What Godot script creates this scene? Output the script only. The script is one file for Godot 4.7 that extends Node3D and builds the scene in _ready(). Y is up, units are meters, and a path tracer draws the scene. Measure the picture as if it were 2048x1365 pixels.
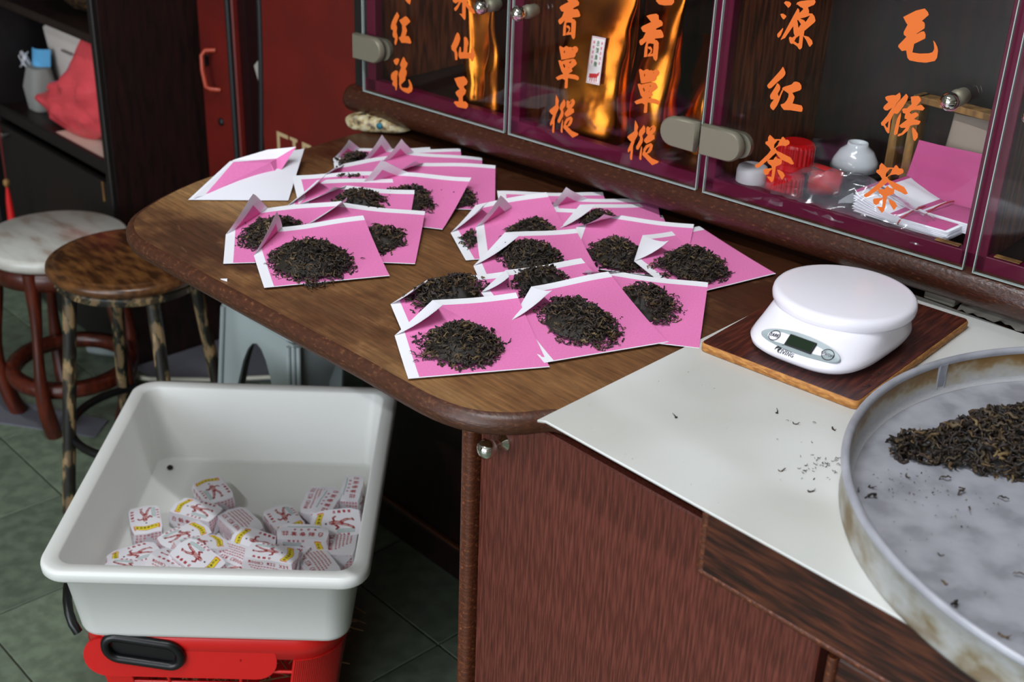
extends Node3D
# A tea shop counter: sheets of pink wrapping paper with heaps of tea, a display cabinet with lettered glass doors, a tub of wrapped packets and stools behind.
# x runs along the counter to the right, y up, z towards the shop front. Metres.
const T := 0.84            # height of the counter top
const SHEET := 0.172       # side of a wrapping paper
var M := {}
var used := {}
var rng := RandomNumberGenerator.new()
var leaf_protos := []
var papers := []

class Geo:
	var st := SurfaceTool.new()
	var loose := []
	func _init():
		st.begin(Mesh.PRIMITIVE_TRIANGLES)
		st.set_smooth_group(0)
	func group(g: int) -> Geo:
		st.set_smooth_group(g)
		return self
	func tri(a: Vector3, b: Vector3, c: Vector3, ua := Vector2.ZERO, ub := Vector2.ZERO, uc := Vector2.ZERO):   # counter-clockwise from outside
		st.set_uv(ua); st.add_vertex(a)
		st.set_uv(uc); st.add_vertex(c)
		st.set_uv(ub); st.add_vertex(b)
	func quad(a, b, c, d, ua := Vector2(0, 1), ub := Vector2(1, 1), uc := Vector2(1, 0), ud := Vector2(0, 0)):
		tri(a, b, c, ua, ub, uc)
		tri(a, c, d, ua, uc, ud)
	func face(pts: Array, inside: Vector3):        # a flat convex face that looks away from «inside»
		var n: Vector3 = (pts[1] - pts[0]).cross(pts[2] - pts[0])
		var p := pts.duplicate()
		if n.dot(pts[0] - inside) < 0:
			p.reverse()
			n = -n
		var k := 0 if absf(n.x) > absf(n.y) and absf(n.x) > absf(n.z) else (1 if absf(n.y) > absf(n.z) else 2)
		var uv := []
		for q in p: uv.append(Vector2(q.z if k == 0 else q.x, -q.z if k == 1 else -q.y))
		for i in range(1, p.size() - 1): tri(p[0], p[i], p[i + 1], uv[0], uv[i], uv[i + 1])
	func box(size: Vector3, xf := Transform3D(), c := 0.0) -> Geo:   # centred at xf, chamfered by c
		group(-1)
		var h := size / 2.0
		c = minf(c, minf(h.x, minf(h.y, h.z)) * 0.9)
		var o := xf.origin
		for k in 3:
			var i := (k + 1) % 3
			var j := (k + 2) % 3
			for s in [-1, 1]:
				var f := []
				for q in [[-1, -1], [1, -1], [1, 1], [-1, 1]]:
					var v := Vector3.ZERO
					v[k] = s * h[k]; v[i] = q[0] * (h[i] - c); v[j] = q[1] * (h[j] - c)
					f.append(xf * v)
				face(f, o)
			if c > 0:
				for s in [-1, 1]:
					for t in [-1, 1]:
						var f := []
						for q in [[-1, 0], [1, 0], [1, 1], [-1, 1]]:
							var v := Vector3.ZERO
							v[k] = q[0] * (h[k] - c)
							v[i] = s * (h[i] - (c if q[1] == 1 else 0.0)); v[j] = t * (h[j] - (0.0 if q[1] == 1 else c))
							f.append(xf * v)
						face(f, o)
		if c > 0:
			for a in [-1, 1]:
				for b in [-1, 1]:
					for d in [-1, 1]:
						face([xf * Vector3(a * h.x, b * (h.y - c), d * (h.z - c)), xf * Vector3(a * (h.x - c), b * h.y, d * (h.z - c)), xf * Vector3(a * (h.x - c), b * (h.y - c), d * h.z)], o)
		return self
	func loft(rings: Array, caps := true, closed := true, g := 0) -> Geo:   # rings of equal size joined side by side; turned outwards by their volume
		var t := []
		var n: int = rings[0].size()
		var m = n if closed else n - 1
		for r in rings.size() - 1:
			for i in m:
				var j = (i + 1) % n
				var v0 = float(r) / (rings.size() - 1)
				var v1 = float(r + 1) / (rings.size() - 1)
				var u0 = float(i) / m
				var u1 = float(i + 1) / m
				t.append([rings[r][i], rings[r][j], rings[r + 1][j], Vector2(u0, v0), Vector2(u1, v0), Vector2(u1, v1), g])
				t.append([rings[r][i], rings[r + 1][j], rings[r + 1][i], Vector2(u0, v0), Vector2(u1, v1), Vector2(u0, v1), g])
		if caps:
			for e in [0, rings.size() - 1]:
				var c := Vector3.ZERO
				for p in rings[e]: c += p
				c /= n
				for i in n:
					var j = (i + 1) % n
					var a: Vector3 = rings[e][j if e == 0 else i]
					var b: Vector3 = rings[e][i if e == 0 else j]
					t.append([c, a, b, Vector2(c.x, c.z), Vector2(a.x, a.z), Vector2(b.x, b.z), -1])
		var vol := 0.0
		var o: Vector3 = rings[0][0]
		for q in t: vol += (q[0] - o).dot((q[1] - o).cross(q[2] - o))
		for q in t:
			group(q[6])
			if vol >= 0: tri(q[0], q[1], q[2], q[3], q[4], q[5])
			else: tri(q[0], q[2], q[1], q[3], q[5], q[4])
		return self
	func lathe(prof: Array, n := 32, at := Vector3.ZERO, caps := true, g := 0) -> Geo:    # prof: Vector2(radius, height)
		var rings := []
		for p in prof:
			var r := []
			for i in n:
				var a := TAU * i / n
				r.append(at + Vector3(cos(a) * p.x, p.y, sin(a) * p.x))
			rings.append(r)
		return loft(rings, caps, true, g)
	func tube(path: Array, radii, n := 10, caps := true, flat := 1.0) -> Geo:
		var rings := []
		var side := Vector3.ZERO
		for k in path.size():
			var d: Vector3 = (path[mini(k + 1, path.size() - 1)] - path[maxi(k - 1, 0)]).normalized()
			if side == Vector3.ZERO: side = d.cross(Vector3.UP if absf(d.y) < 0.9 else Vector3.RIGHT).normalized()
			side = (side - d * side.dot(d)).normalized()
			var up := side.cross(d)
			var rad: float = radii[k] if radii is Array else radii
			var r := []
			for i in n:
				var a := TAU * i / n
				r.append(path[k] + (side * cos(a) + up * sin(a) * flat) * rad)
			rings.append(r)
		return loft(rings, caps)
	func grid(p: Array, uv := true) -> Geo:        # p[row][column], seen from above with rows running away
		for r in p.size() - 1:
			for c in p[r].size() - 1:
				var u0 = float(c) / (p[r].size() - 1)
				var u1 = float(c + 1) / (p[r].size() - 1)
				var v0 := 1.0 - float(r) / (p.size() - 1)
				var v1 := 1.0 - float(r + 1) / (p.size() - 1)
				quad(p[r][c], p[r][c + 1], p[r + 1][c + 1], p[r + 1][c], Vector2(u0, v0), Vector2(u1, v0), Vector2(u1, v1), Vector2(u0, v1))
		return self
	func slab(pts: PackedVector2Array, y0: float, y1: float, bevel: Array, axes := Basis(), what := 0) -> Geo:   # an outline in the xz plane; bevel: [inset, y] rings from the bottom up
		var rings := []
		var n := pts.size()
		var area := 0.0
		for i in n: area += pts[i].cross(pts[(i + 1) % n])
		for b in bevel:
			var r := []
			for i in n:
				var d: Vector2 = ((pts[(i + 1) % n] - pts[i]).normalized() + (pts[i] - pts[(i - 1 + n) % n]).normalized()).normalized()
				var inward := Vector2(-d.y, d.x) * signf(area)
				var q: Vector2 = pts[i] + inward * b[0]
				r.append(axes * Vector3(q.x, b[1], q.y))
			rings.append(r)
		if what != 2: loft(rings, false, true, 1)
		group(-1)
		for e in ([] if what == 1 else [0, rings.size() - 1]):
			var flat := PackedVector2Array()
			var inv := axes.inverse()
			for p in rings[e]:
				var q: Vector3 = inv * p
				flat.append(Vector2(q.x, q.z))
			var idx := Geometry2D.triangulate_polygon(flat)
			for k in range(0, idx.size(), 3):
				var a: Vector3 = rings[e][idx[k]]
				var b: Vector3 = rings[e][idx[k + 1]]
				var c: Vector3 = rings[e][idx[k + 2]]
				var up := (b - a).cross(c - a).dot(axes.y) > 0
				if up == (e == 0):
					var s := b
					b = c
					c = s
				tri(a, b, c, Vector2(a.x, a.z), Vector2(b.x, b.z), Vector2(c.x, c.z))
		return self
	func mesh(into: ArrayMesh = null) -> ArrayMesh:
		st.index()
		st.generate_normals()
		return st.commit(into) if into else st.commit()

func rrect(w: float, d: float, r: float, y: float, n := 5, cx := 0.0, cz := 0.0) -> Array:   # a rounded rectangle round the y axis
	var o := []
	for k in 4:
		var sx := 1.0 if k in [0, 3] else -1.0
		var sz := 1.0 if k in [0, 1] else -1.0
		for i in n + 1:
			var a := (k + float(i) / n) * PI / 2
			o.append(Vector3(cx + sx * (w / 2 - r) + cos(a) * r, y, cz + sz * (d / 2 - r) + sin(a) * r))
	return o

func numbered(called: String) -> String:
	used[called] = used.get(called, -1) + 1
	return called if used[called] == 0 else "%s_%03d" % [called, used[called]]

func tag(o: Node, label: String, category: String, group := "", kind := ""):
	if label: o.set_meta("label", label)
	if category: o.set_meta("category", category)
	if group: o.set_meta("group", group)
	if kind: o.set_meta("kind", kind)
	return o

func thing(called: String, label: String, category: String, at := Vector3.ZERO, turn := 0.0, group := "") -> Node3D:
	var o := Node3D.new()
	o.name = numbered(called)
	add_child(o)
	o.position = at
	o.rotation.y = turn
	tag(o, label, category, group)
	return o

func obj(called: String, g, mat, parent: Node = null, at := Vector3.ZERO) -> MeshInstance3D:
	var o := MeshInstance3D.new()
	o.mesh = g.mesh() if g is Geo else g
	if mat is Array:
		for i in mat.size(): o.set_surface_override_material(i, mat[i])
	else: o.material_override = mat
	o.name = numbered(called) if parent == null else called
	(self if parent == null else parent).add_child(o, true)
	o.position = at
	return o

func struct(called: String, g, mat, at := Vector3.ZERO) -> MeshInstance3D:
	var o := obj(called, g, mat, null, at)
	o.set_meta("kind", "structure")
	return o

func bx(size: Vector3, at := Vector3.ZERO, c := 0.001, turn := Basis()) -> Geo:
	return Geo.new().box(size, Transform3D(turn, at), c)

func mat(color: Color, rough := 0.6, metal := 0.0, spec := 0.5) -> StandardMaterial3D:
	var m := StandardMaterial3D.new()
	m.albedo_color = color
	m.roughness = rough
	m.metallic = metal
	m.metallic_specular = spec
	return m

func noise_tex(freq: float, colors: Array, offsets: Array, seed_: int, size := 512, octaves := 4, type := FastNoiseLite.TYPE_SIMPLEX_SMOOTH) -> NoiseTexture2D:
	var n := FastNoiseLite.new()
	n.noise_type = type
	n.frequency = freq
	n.seed = seed_
	n.fractal_octaves = octaves
	var t := NoiseTexture2D.new()
	t.width = size; t.height = size
	t.seamless = true
	t.noise = n
	if colors.size():
		var r := Gradient.new()
		r.colors = PackedColorArray(colors)
		r.offsets = PackedFloat32Array(offsets)
		t.color_ramp = r
	return t

func tripl(m: StandardMaterial3D, tex: Texture2D, scale: Vector3, bump := 0.0, bump_tex: Texture2D = null) -> StandardMaterial3D:
	m.albedo_texture = tex
	m.uv1_triplanar = true
	m.uv1_scale = scale
	if bump > 0:
		m.heightmap_enabled = true
		m.heightmap_texture = bump_tex
		m.heightmap_scale = bump
	return m

func smooth(a: float, b: float, x: float) -> float: return smoothstep(a, b, x)
# ---------------------------------------------------------------- textures
func fnl(freq: float, seed_: int, oct := 3) -> FastNoiseLite:
	var n := FastNoiseLite.new()
	n.noise_type = FastNoiseLite.TYPE_SIMPLEX_SMOOTH
	n.frequency = freq
	n.seed = seed_
	n.fractal_octaves = oct
	return n

func pen(im: Image, x0: float, y0: float, x1: float, y1: float, w: float, c: Color):
	var n := int(maxf(absf(x1 - x0), absf(y1 - y0))) + 1
	for i in n + 1:
		var x := lerpf(x0, x1, float(i) / n)
		var y := lerpf(y0, y1, float(i) / n)
		im.fill_rect(Rect2i(roundi(x - w / 2), roundi(y - w / 2), maxi(1, roundi(w)), maxi(1, roundi(w))), c)

func strokes(im: Image, s: String, x: float, y: float, size: float, w: float, c: Color):     # «x,y-x,y» on a ten by ten square
	for st in s.split(" "):
		var e := st.split("-")
		var a := e[0].split(",")
		var b := e[1].split(",")
		pen(im, x + float(a[0]) * size / 10, y + float(a[1]) * size / 10, x + float(b[0]) * size / 10, y + float(b[1]) * size / 10, w, c)

const HAN := {
	"bai": "5,0-4,2 2,2-8,2 2,2-2,9 8,2-8,9 2,5-8,5 2,9-8,9",
	"xin": "1,1-5,1 3,0-3,1 1,3-5,3 0,4-6,4 3,4-3,9 1,6-5,6 1,8-2,6 5,8-4,6 9,0-7,2 7,2-7,9 7,4-10,4 9,4-9,9",
	"chun": "1,1-9,1 2,3-8,3 0,4-10,4 5,0-2,6 5,4-9,7 3,6-7,6 3,6-3,9 7,6-7,9 3,8-7,8 3,9-7,9",
	"cha": "0,2-10,2 3,0-3,3 7,0-7,3 5,3-1,6 5,3-9,6 2,6-8,6 5,5-5,10 4,7-2,9 6,7-8,9",
	"zhuang": "0,2-10,2 3,0-3,3 7,0-7,3 2,4-2,10 2,6-0,6 2,7-0,9 4,6-10,6 7,4-7,9 4,9-10,9",
	"ding": "1,1-5,1 3,1-3,9 5,1-10,1 7,1-7,3 6,3-9,3 6,3-6,7 9,3-9,7 6,5-9,5 6,7-9,7 7,7-5,10 8,7-10,10",
	"wu": "5,0-4,2 2,2-8,2 2,2-2,5 8,2-8,4 2,4-8,4 2,6-9,6 9,6-8,9 1,8-1,9 3,8-3,9 5,8-5,9 7,8-7,9",
	"long": "1,1-5,1 3,0-3,1 1,3-5,3 1,4-5,4 1,4-1,10 5,4-5,10 1,6-5,6 7,0-7,8 7,2-10,2 7,4-10,4 7,6-10,6 7,8-10,9",
}
const FONT := {"P": "656444", "E": "746447", "K": "556655", "S": "342163", "I": "722227", "N": "577755", "C": "344443", "H": "557555", "O": "255552", "A": "257555", "T": "722222", "R": "656555"}

func print_line(im: Image, text: String, x: int, y: int, k: int, c: Color, down := false):    # small capitals, three by six dots each
	for ch in text:
		if FONT.has(ch):
			for r in 6:
				var bits := int(FONT[ch][r])
				for b in 3:
					if bits & (4 >> b):
						im.fill_rect(Rect2i(x + b * k, y + r * k, k, k) if not down else Rect2i(y - (r + 1) * k, x + b * k, k, k), c)
		x += 4 * k

func paper_tex() -> ImageTexture:
	var im := Image.create(256, 256, false, Image.FORMAT_RGB8)
	var n := fnl(0.22, 5, 2)
	for y in 256:
		for x in 256:
			var d := n.get_noise_2d(x, y) * 0.022
			im.set_pixel(x, y, Color(0.895 + d, 0.478 + d * 1.5, 0.705 + d))
	var w := Color(0.93, 0.925, 0.945)
	im.fill_rect(Rect2i(0, 0, 20, 256), w)
	im.fill_rect(Rect2i(0, 0, 256, 19), w)
	im.fill_rect(Rect2i(0, 253, 256, 3), w)
	return ImageTexture.create_from_image(im)

func table_tex(rough: Image) -> ImageTexture:       # x from -1.95 to -0.35 across, z from -1.60 (top row) to -0.76
	var W := 1024
	var H := 538
	var im := Image.create(W, H, false, Image.FORMAT_RGB8)
	var grain := fnl(1.0, 11, 3)
	var patch := fnl(1.0, 12, 4)
	var fine := fnl(1.0, 13, 2)
	for j in H:
		var z := -1.60 + 0.84 * j / H
		for i in W:
			var x := -1.95 + 1.6 * i / W
			var g := grain.get_noise_2d(x * 7.0, z * 130.0) + 0.6 * fine.get_noise_2d(x * 30.0, z * 420.0)
			var p := patch.get_noise_2d(x * 6.0, z * 9.0)
			var q := patch.get_noise_2d(x * 18.0 + 40.0, z * 26.0)
			# how far the varnish has gone: most along the front, where people sit, least by the cabinet
			var wear := smooth(-1.40, -1.10, z + 0.10 * p + 0.06 * x + 0.08) * 0.85 + 0.25 * p + 0.12 * q
			wear -= smooth(-1.0, -0.80, x) * smooth(-1.06, -1.18, z) * 0.55
			var tan_ := smooth(0.30, 0.0, Vector2((x + 1.66) * 1.0, (z + 1.0) * 1.5).length() + 0.13 * p + 0.08 * q)
			tan_ = maxf(tan_, smooth(0.05, 0.02, absf(z + 0.825) + 0.02 * p) * smooth(-1.2, -1.0, x) * 0.5)
			var dark := smooth(0.20, 0.04, Vector2((x + 1.53) * 0.8, (z + 0.86) * 1.8).length() + 0.10 * p + 0.06 * q)
			dark = maxf(dark, smooth(0.10, 0.03, Vector2((x + 1.22) * 0.5, z + 0.86).length() + 0.05 * q) * 0.5)
			var c := Color(0.255, 0.135, 0.075).lerp(Color(0.485, 0.335, 0.195), clampf(wear, 0.0, 1.0))
			c = c.lerp(Color(0.63, 0.49, 0.32), tan_ * 0.8)
			c = c.lerp(Color(0.24, 0.135, 0.085), dark * 0.75)
			c = c * (1.0 + 0.20 * g)
			if q > 0.52 and p > 0.0: c = c.lerp(Color(0.55, 0.42, 0.30), 0.25)
			im.set_pixel(i, j, c)
			if i % 2 == 0 and j % 2 == 0: rough.set_pixel(i / 2, j / 2, Color.from_hsv(0, 0, clampf(0.40 + 0.22 * wear + 0.05 * q, 0.2, 0.8)))
	var r := RandomNumberGenerator.new()
	r.seed = 77
	for k in 150:                                    # scratches
		var x := r.randf() * W
		var y := H * (0.35 + 0.6 * r.randf())
		var a := r.randf() * TAU
		var l := 4.0 + 26.0 * r.randf() * r.randf()
		var c0 := im.get_pixelv(Vector2i(int(x), int(y)))
		pen(im, x, y, clampf(x + cos(a) * l, 0, W - 2), clampf(y + sin(a) * l * 0.5, 0, H - 2), 1, c0.lerp(Color(0.62, 0.50, 0.38), 0.35))
	return ImageTexture.create_from_image(im)

func scuffed(base: Color, chip: Color, seed_: int, freq := 0.03, cut := 0.72) -> NoiseTexture2D:
	return noise_tex(freq, [base * 0.75, base, base * 1.15, chip.lerp(base, 0.4), chip], [0.0, 0.5, cut - 0.03, cut + 0.02, 1.0], seed_, 512, 5)

func packet_tex() -> ImageTexture:
	# 0..256 x 0..160 the picture face; 256..512 x 0..160 the English face; 0..256 x 160..272 the side; 256..384 x 160..272 an end
	var im := Image.create(512, 288, false, Image.FORMAT_RGB8)
	im.fill(Color(0.915, 0.90, 0.925))
	var red := Color(0.66, 0.22, 0.25)
	var brown := Color(0.50, 0.20, 0.18)
	var gold := Color(0.93, 0.83, 0.16)
	var green := Color(0.20, 0.50, 0.42)
	for k in 40:                                      # the yellow banner, a curved ribbon across one end
		var y := 22.0 + k * 3.0
		var x := 26.0 + 10.0 * pow((k - 20.0) / 20.0, 2)
		im.fill_rect(Rect2i(int(x), int(y), 28, 4), gold)
		im.fill_rect(Rect2i(int(x) - 2, int(y), 2, 4), red)
		im.fill_rect(Rect2i(int(x) + 28, int(y), 2, 4), red)
	im.fill_rect(Rect2i(28, 14, 36, 7), Color(0.86, 0.45, 0.25))
	im.fill_rect(Rect2i(28, 141, 36, 7), Color(0.86, 0.45, 0.25))
	var kk := HAN.keys()
	for k in 6: strokes(im, HAN[kk[(k * 3 + 1) % 8]], 35 + 3 * absf(k - 2.5) * 0.6, 25 + k * 19, 13, 2, Color(0.25, 0.30, 0.12))
	im.fill_rect(Rect2i(76, 78, 9, 9), Color(0.16, 0.14, 0.14))
	# a standing figure in red line work, lying along the packet
	for q in [[104, 78, 112, 84, 14], [118, 80, 158, 84, 22], [122, 70, 116, 52, 8], [116, 52, 128, 44, 7], [126, 94, 142, 108, 8], [142, 108, 128, 116, 7], [158, 76, 188, 64, 11], [188, 64, 214, 66, 9], [158, 90, 190, 98, 11], [190, 98, 216, 112, 9], [214, 60, 220, 70, 7], [216, 108, 222, 118, 7]]:
		pen(im, q[0], q[1], q[2], q[3], q[4], red.lerp(brown, 0.4))
	for q in [[106, 76, 112, 80], [122, 78, 150, 74], [124, 88, 154, 92], [130, 82, 150, 84], [162, 74, 186, 66], [164, 94, 188, 98], [100, 74, 104, 86], [196, 64, 210, 66], [196, 102, 210, 110]]:
		pen(im, q[0], q[1], q[2], q[3], 3, Color(0.93, 0.80, 0.78))
	for k in 3:
		for s in 16: im.fill_rect(Rect2i(132 + s * 6, 118 + k * 8, 4, 4), green)
	for k in 4: strokes(im, HAN[kk[k]], 112 + k * 27, 10, 16, 3, red)
	for k in 4: strokes(im, HAN[kk[(k + 4) % 8]], 116 + k * 24, 142, 13, 2, red)
	# the English face
	print_line(im, "PEK SIN CHOON", 276, 20, 4, red)
	for k in 5:                                       # lines too small to read in the photograph: marks only
		for q in 13 - k: im.fill_rect(Rect2i(284 + q * 15 + (k * 5) % 7, 56 + k * 18, 11, 9 - q % 3), red.lerp(Color(0.9, 0.85, 0.87), 0.35))
	# the side with the shop's name
	for k in 5: strokes(im, HAN[["bai", "xin", "chun", "cha", "zhuang"][k]], 24 + k * 44, 186, 30, 4, red)
	for k in 4: strokes(im, HAN[kk[k + 3]], 60 + k * 34, 226, 13, 2, red)
	for s in 34: im.fill_rect(Rect2i(40 + s * 5, 248, 3, 5), green)
	# an end: rows of small red characters
	for a in 6:
		for b in 7: strokes(im, HAN[kk[(a * 5 + b * 3) % 8]], 264 + b * 17, 168 + a * 17, 12, 2, Color(0.80, 0.46, 0.50))
	return ImageTexture.create_from_image(im)

func label_tex() -> ImageTexture:
	var im := Image.create(96, 192, false, Image.FORMAT_RGB8)
	im.fill(Color(0.93, 0.91, 0.90))
	var pink := Color(0.86, 0.45, 0.50)
	for q in [[4, 4, 91, 4], [4, 187, 91, 187], [4, 4, 4, 187], [91, 4, 91, 187]]: pen(im, q[0], q[1], q[2], q[3], 2, pink)
	for k in 4: strokes(im, HAN[["bai", "ding", "wu", "long"][k]], 38, 16 + k * 28, 20, 3, Color(0.16, 0.36, 0.16))
	for k in 5: strokes(im, HAN.values()[k + 1], 14, 18 + k * 20, 12, 2, pink)
	for k in 5: strokes(im, HAN.values()[k + 2], 70, 18 + k * 20, 12, 2, pink)
	for q in [[24, 160, 66, 156, 16], [62, 156, 78, 150, 9], [28, 164, 24, 180, 5], [40, 164, 38, 180, 5], [54, 164, 56, 180, 5], [66, 160, 70, 178, 5], [76, 146, 84, 142, 4], [22, 158, 14, 168, 3]]: pen(im, q[0], q[1], q[2], q[3], q[4], Color(0.80, 0.16, 0.18))
	return ImageTexture.create_from_image(im)

func rusty_tex() -> ImageTexture:                     # round the wall; its foot at the top row, the rusted line under the rim at the bottom row
	var im := Image.create(1024, 48, false, Image.FORMAT_RGB8)
	var n := fnl(1.0, 71, 4)
	for y in 48:
		for x in 1024:
			var v := y / 47.0
			var k := n.get_noise_2d(x * 0.03, v * 1.5)
			var f := n.get_noise_2d(x * 0.16 + 90.0, v * 6.0)
			var c := Color(0.74, 0.74, 0.755).lerp(Color(0.70, 0.66, 0.58), smooth(0.35, 0.9, v + 0.25 * k))
			c = c.lerp(Color(0.52, 0.38, 0.20), clampf(smooth(0.62, 0.97, v + 0.22 * k + 0.12 * f) * 0.9, 0, 1))
			im.set_pixel(x, y, c * (1.0 + 0.05 * f))
	return ImageTexture.create_from_image(im)

func materials():
	M.pink = mat(Color.WHITE, 0.85)
	M.pink.albedo_texture = paper_tex()
	M.pink.texture_repeat = false
	M.white_paper = mat(Color(0.925, 0.92, 0.945), 0.85)
	for k in ["pink", "white_paper"]:
		M[k].backlight_enabled = true
		M[k].backlight = Color(0.22, 0.20, 0.22)
	var wood_ramp := [Color(0.26, 0.115, 0.09), Color(0.335, 0.15, 0.115), Color(0.385, 0.185, 0.145), Color(0.45, 0.235, 0.185)]
	var bump := noise_tex(0.035, [], [], 31, 512, 4)
	M.mahogany = tripl(mat(Color.WHITE, 0.38), noise_tex(0.02, wood_ramp, [0.1, 0.42, 0.62, 1.0], 3, 512, 5), Vector3(24, 1.6, 24), 0.03, bump)
	M.mahogany_across = tripl(mat(Color.WHITE, 0.40), noise_tex(0.02, [Color(0.13, 0.055, 0.035), Color(0.20, 0.09, 0.055), Color(0.27, 0.13, 0.08), Color(0.36, 0.19, 0.11)], [0.2, 0.45, 0.62, 0.9], 4, 512, 5), Vector3(1.2, 9, 9), 0.03, bump)
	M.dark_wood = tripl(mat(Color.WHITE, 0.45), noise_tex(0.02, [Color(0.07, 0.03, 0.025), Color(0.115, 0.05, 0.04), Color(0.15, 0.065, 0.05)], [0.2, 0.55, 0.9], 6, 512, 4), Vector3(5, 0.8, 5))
	M.black_wood = mat(Color(0.06, 0.04, 0.035), 0.5)
	M.inner_wood = tripl(mat(Color.WHITE, 0.5), noise_tex(0.02, [Color(0.25, 0.11, 0.055), Color(0.40, 0.195, 0.10), Color(0.50, 0.27, 0.15)], [0.25, 0.5, 0.8], 8, 512, 4), Vector3(8, 0.9, 8))
	M.nose = tripl(mat(Color.WHITE, 0.30), scuffed(Color(0.235, 0.115, 0.07), Color(0.50, 0.33, 0.22), 9, 0.030, 0.80), Vector3(5.0, 14, 14), 0.04, bump)
	M.worn_edge = tripl(mat(Color.WHITE, 0.42), scuffed(Color(0.33, 0.165, 0.095), Color(0.58, 0.36, 0.22), 10, 0.03, 0.76), Vector3(8, 10, 8), 0.04, bump)
	M.table_edge = tripl(mat(Color.WHITE, 0.42), scuffed(Color(0.27, 0.145, 0.085), Color(0.48, 0.33, 0.21), 14, 0.028, 0.78), Vector3(5, 16, 8), 0.04, bump)
	var rim := Image.create(512, 269, false, Image.FORMAT_RGB8)
	M.table = mat(Color.WHITE, 1.0, 0.0, 0.45)
	M.table.albedo_texture = table_tex(rim)
	M.table.roughness_texture = ImageTexture.create_from_image(rim)
	M.table.roughness_texture_channel = BaseMaterial3D.TEXTURE_CHANNEL_RED
	M.table.uv1_scale = Vector3(1.0 / 1.6, 1.0 / 0.84, 1)
	M.table.uv1_offset = Vector3(1.95 / 1.6, 1.60 / 0.84, 0)
	M.magenta = mat(Color(0.33, 0.02, 0.15), 0.4, 0.0, 0.35)
	M.glass = mat(Color(0.02, 0.02, 0.02, 0.03), 0.0, 0.0, 0.36)
	M.glass.transparency = BaseMaterial3D.TRANSPARENCY_ALPHA
	M.glass_edge = mat(Color(0.62, 0.68, 0.66), 0.2)
	M.film = mat(Color(0.75, 0.75, 0.80, 0.08), 0.10)
	M.film.transparency = BaseMaterial3D.TRANSPARENCY_ALPHA
	M.orange = mat(Color(0.84, 0.40, 0.10), 0.7)
	M.chrome = mat(Color(0.88, 0.87, 0.84), 0.05, 1.0)
	M.nickel = mat(Color(0.52, 0.50, 0.43), 0.55, 0.55)
	M.gold = tripl(mat(Color.WHITE, 0.24, 1.0), noise_tex(0.01, [Color(0.62, 0.32, 0.09), Color(0.74, 0.44, 0.14)], [0.3, 0.7], 15, 128), Vector3(4, 4, 4))
	M.label = mat(Color.WHITE, 0.7)
	M.label.albedo_texture = label_tex()
	M.white_plastic = mat(Color(0.90, 0.885, 0.915), 0.22, 0.0, 0.5)
	M.tub = mat(Color(0.885, 0.885, 0.865), 0.38)
	M.tub.backlight_enabled = true
	M.tub.backlight = Color(0.42, 0.42, 0.40)
	M.red_plastic = mat(Color(0.80, 0.10, 0.09), 0.35)
	M.black_plastic = mat(Color(0.035, 0.035, 0.04), 0.35)
	M.sheet = tripl(mat(Color.WHITE, 0.34), noise_tex(0.006, [Color(0.76, 0.755, 0.73), Color(0.82, 0.82, 0.805)], [0.3, 0.7], 16, 256, 3), Vector3(1.5, 1.5, 1.5))
	var ridge := Image.create(8, 64, false, Image.FORMAT_RGB8)
	for y in 64:
		for x in 8: ridge.set_pixel(x, y, Color.from_hsv(0, 0, 0.5 + 0.5 * cos(TAU * y / 16.0)))
	M.sheet.heightmap_enabled = true
	M.sheet.heightmap_texture = ImageTexture.create_from_image(ridge)
	M.sheet.heightmap_scale = 0.02
	M.board_top = tripl(mat(Color.WHITE, 0.36), noise_tex(0.02, [Color(0.19, 0.075, 0.055), Color(0.28, 0.115, 0.08), Color(0.36, 0.17, 0.12)], [0.2, 0.55, 0.85], 17, 512, 5), Vector3(14, 3, 1.6), 0.02, bump)
	M.board_edge = tripl(mat(Color.WHITE, 0.7), noise_tex(0.04, [Color(0.60, 0.38, 0.17), Color(0.76, 0.53, 0.27)], [0.3, 0.7], 18, 256), Vector3(6, 20, 6))
	var tin := noise_tex(0.012, [Color(0.58, 0.58, 0.61), Color(0.66, 0.66, 0.69), Color(0.70, 0.70, 0.73)], [0.2, 0.5, 0.8], 19, 512, 4)
	M.tin = tripl(mat(Color.WHITE, 0.42, 0.2), tin, Vector3(2.5, 2.5, 2.5))
	M.tin_wall = tripl(mat(Color.WHITE, 0.45, 0.30), noise_tex(0.014, [Color(0.45, 0.36, 0.22), Color(0.60, 0.58, 0.53), Color(0.70, 0.70, 0.70)], [0.18, 0.42, 0.7], 20, 512, 4), Vector3(2.2, 3.5, 2.2))
	M.tin_inner = mat(Color.WHITE, 0.4, 0.2)
	M.tin_inner.albedo_texture = rusty_tex()
	M.rust = tripl(mat(Color.WHITE, 0.7), noise_tex(0.03, [Color(0.45, 0.27, 0.12), Color(0.66, 0.52, 0.32), Color(0.74, 0.68, 0.58)], [0.2, 0.5, 0.8], 21, 256, 4), Vector3(5, 5, 5))
	M.tea = mat(Color.WHITE, 0.62)
	M.tea.vertex_color_use_as_albedo = true
	M.tea_core = mat(Color(0.12, 0.09, 0.07), 0.9)
	M.tile = []
	for k in 3:
		var b = Color(0.40, 0.445, 0.375) * [1.0, 0.93, 1.06][k]
		M.tile.append(tripl(mat(Color.WHITE, 0.42), noise_tex(0.03, [b * 0.90, b, b * 1.08], [0.2, 0.5, 0.8], 22 + k, 256, 4), Vector3(3, 3, 3)))
	M.grout = mat(Color(0.22, 0.21, 0.17), 0.9)
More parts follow.
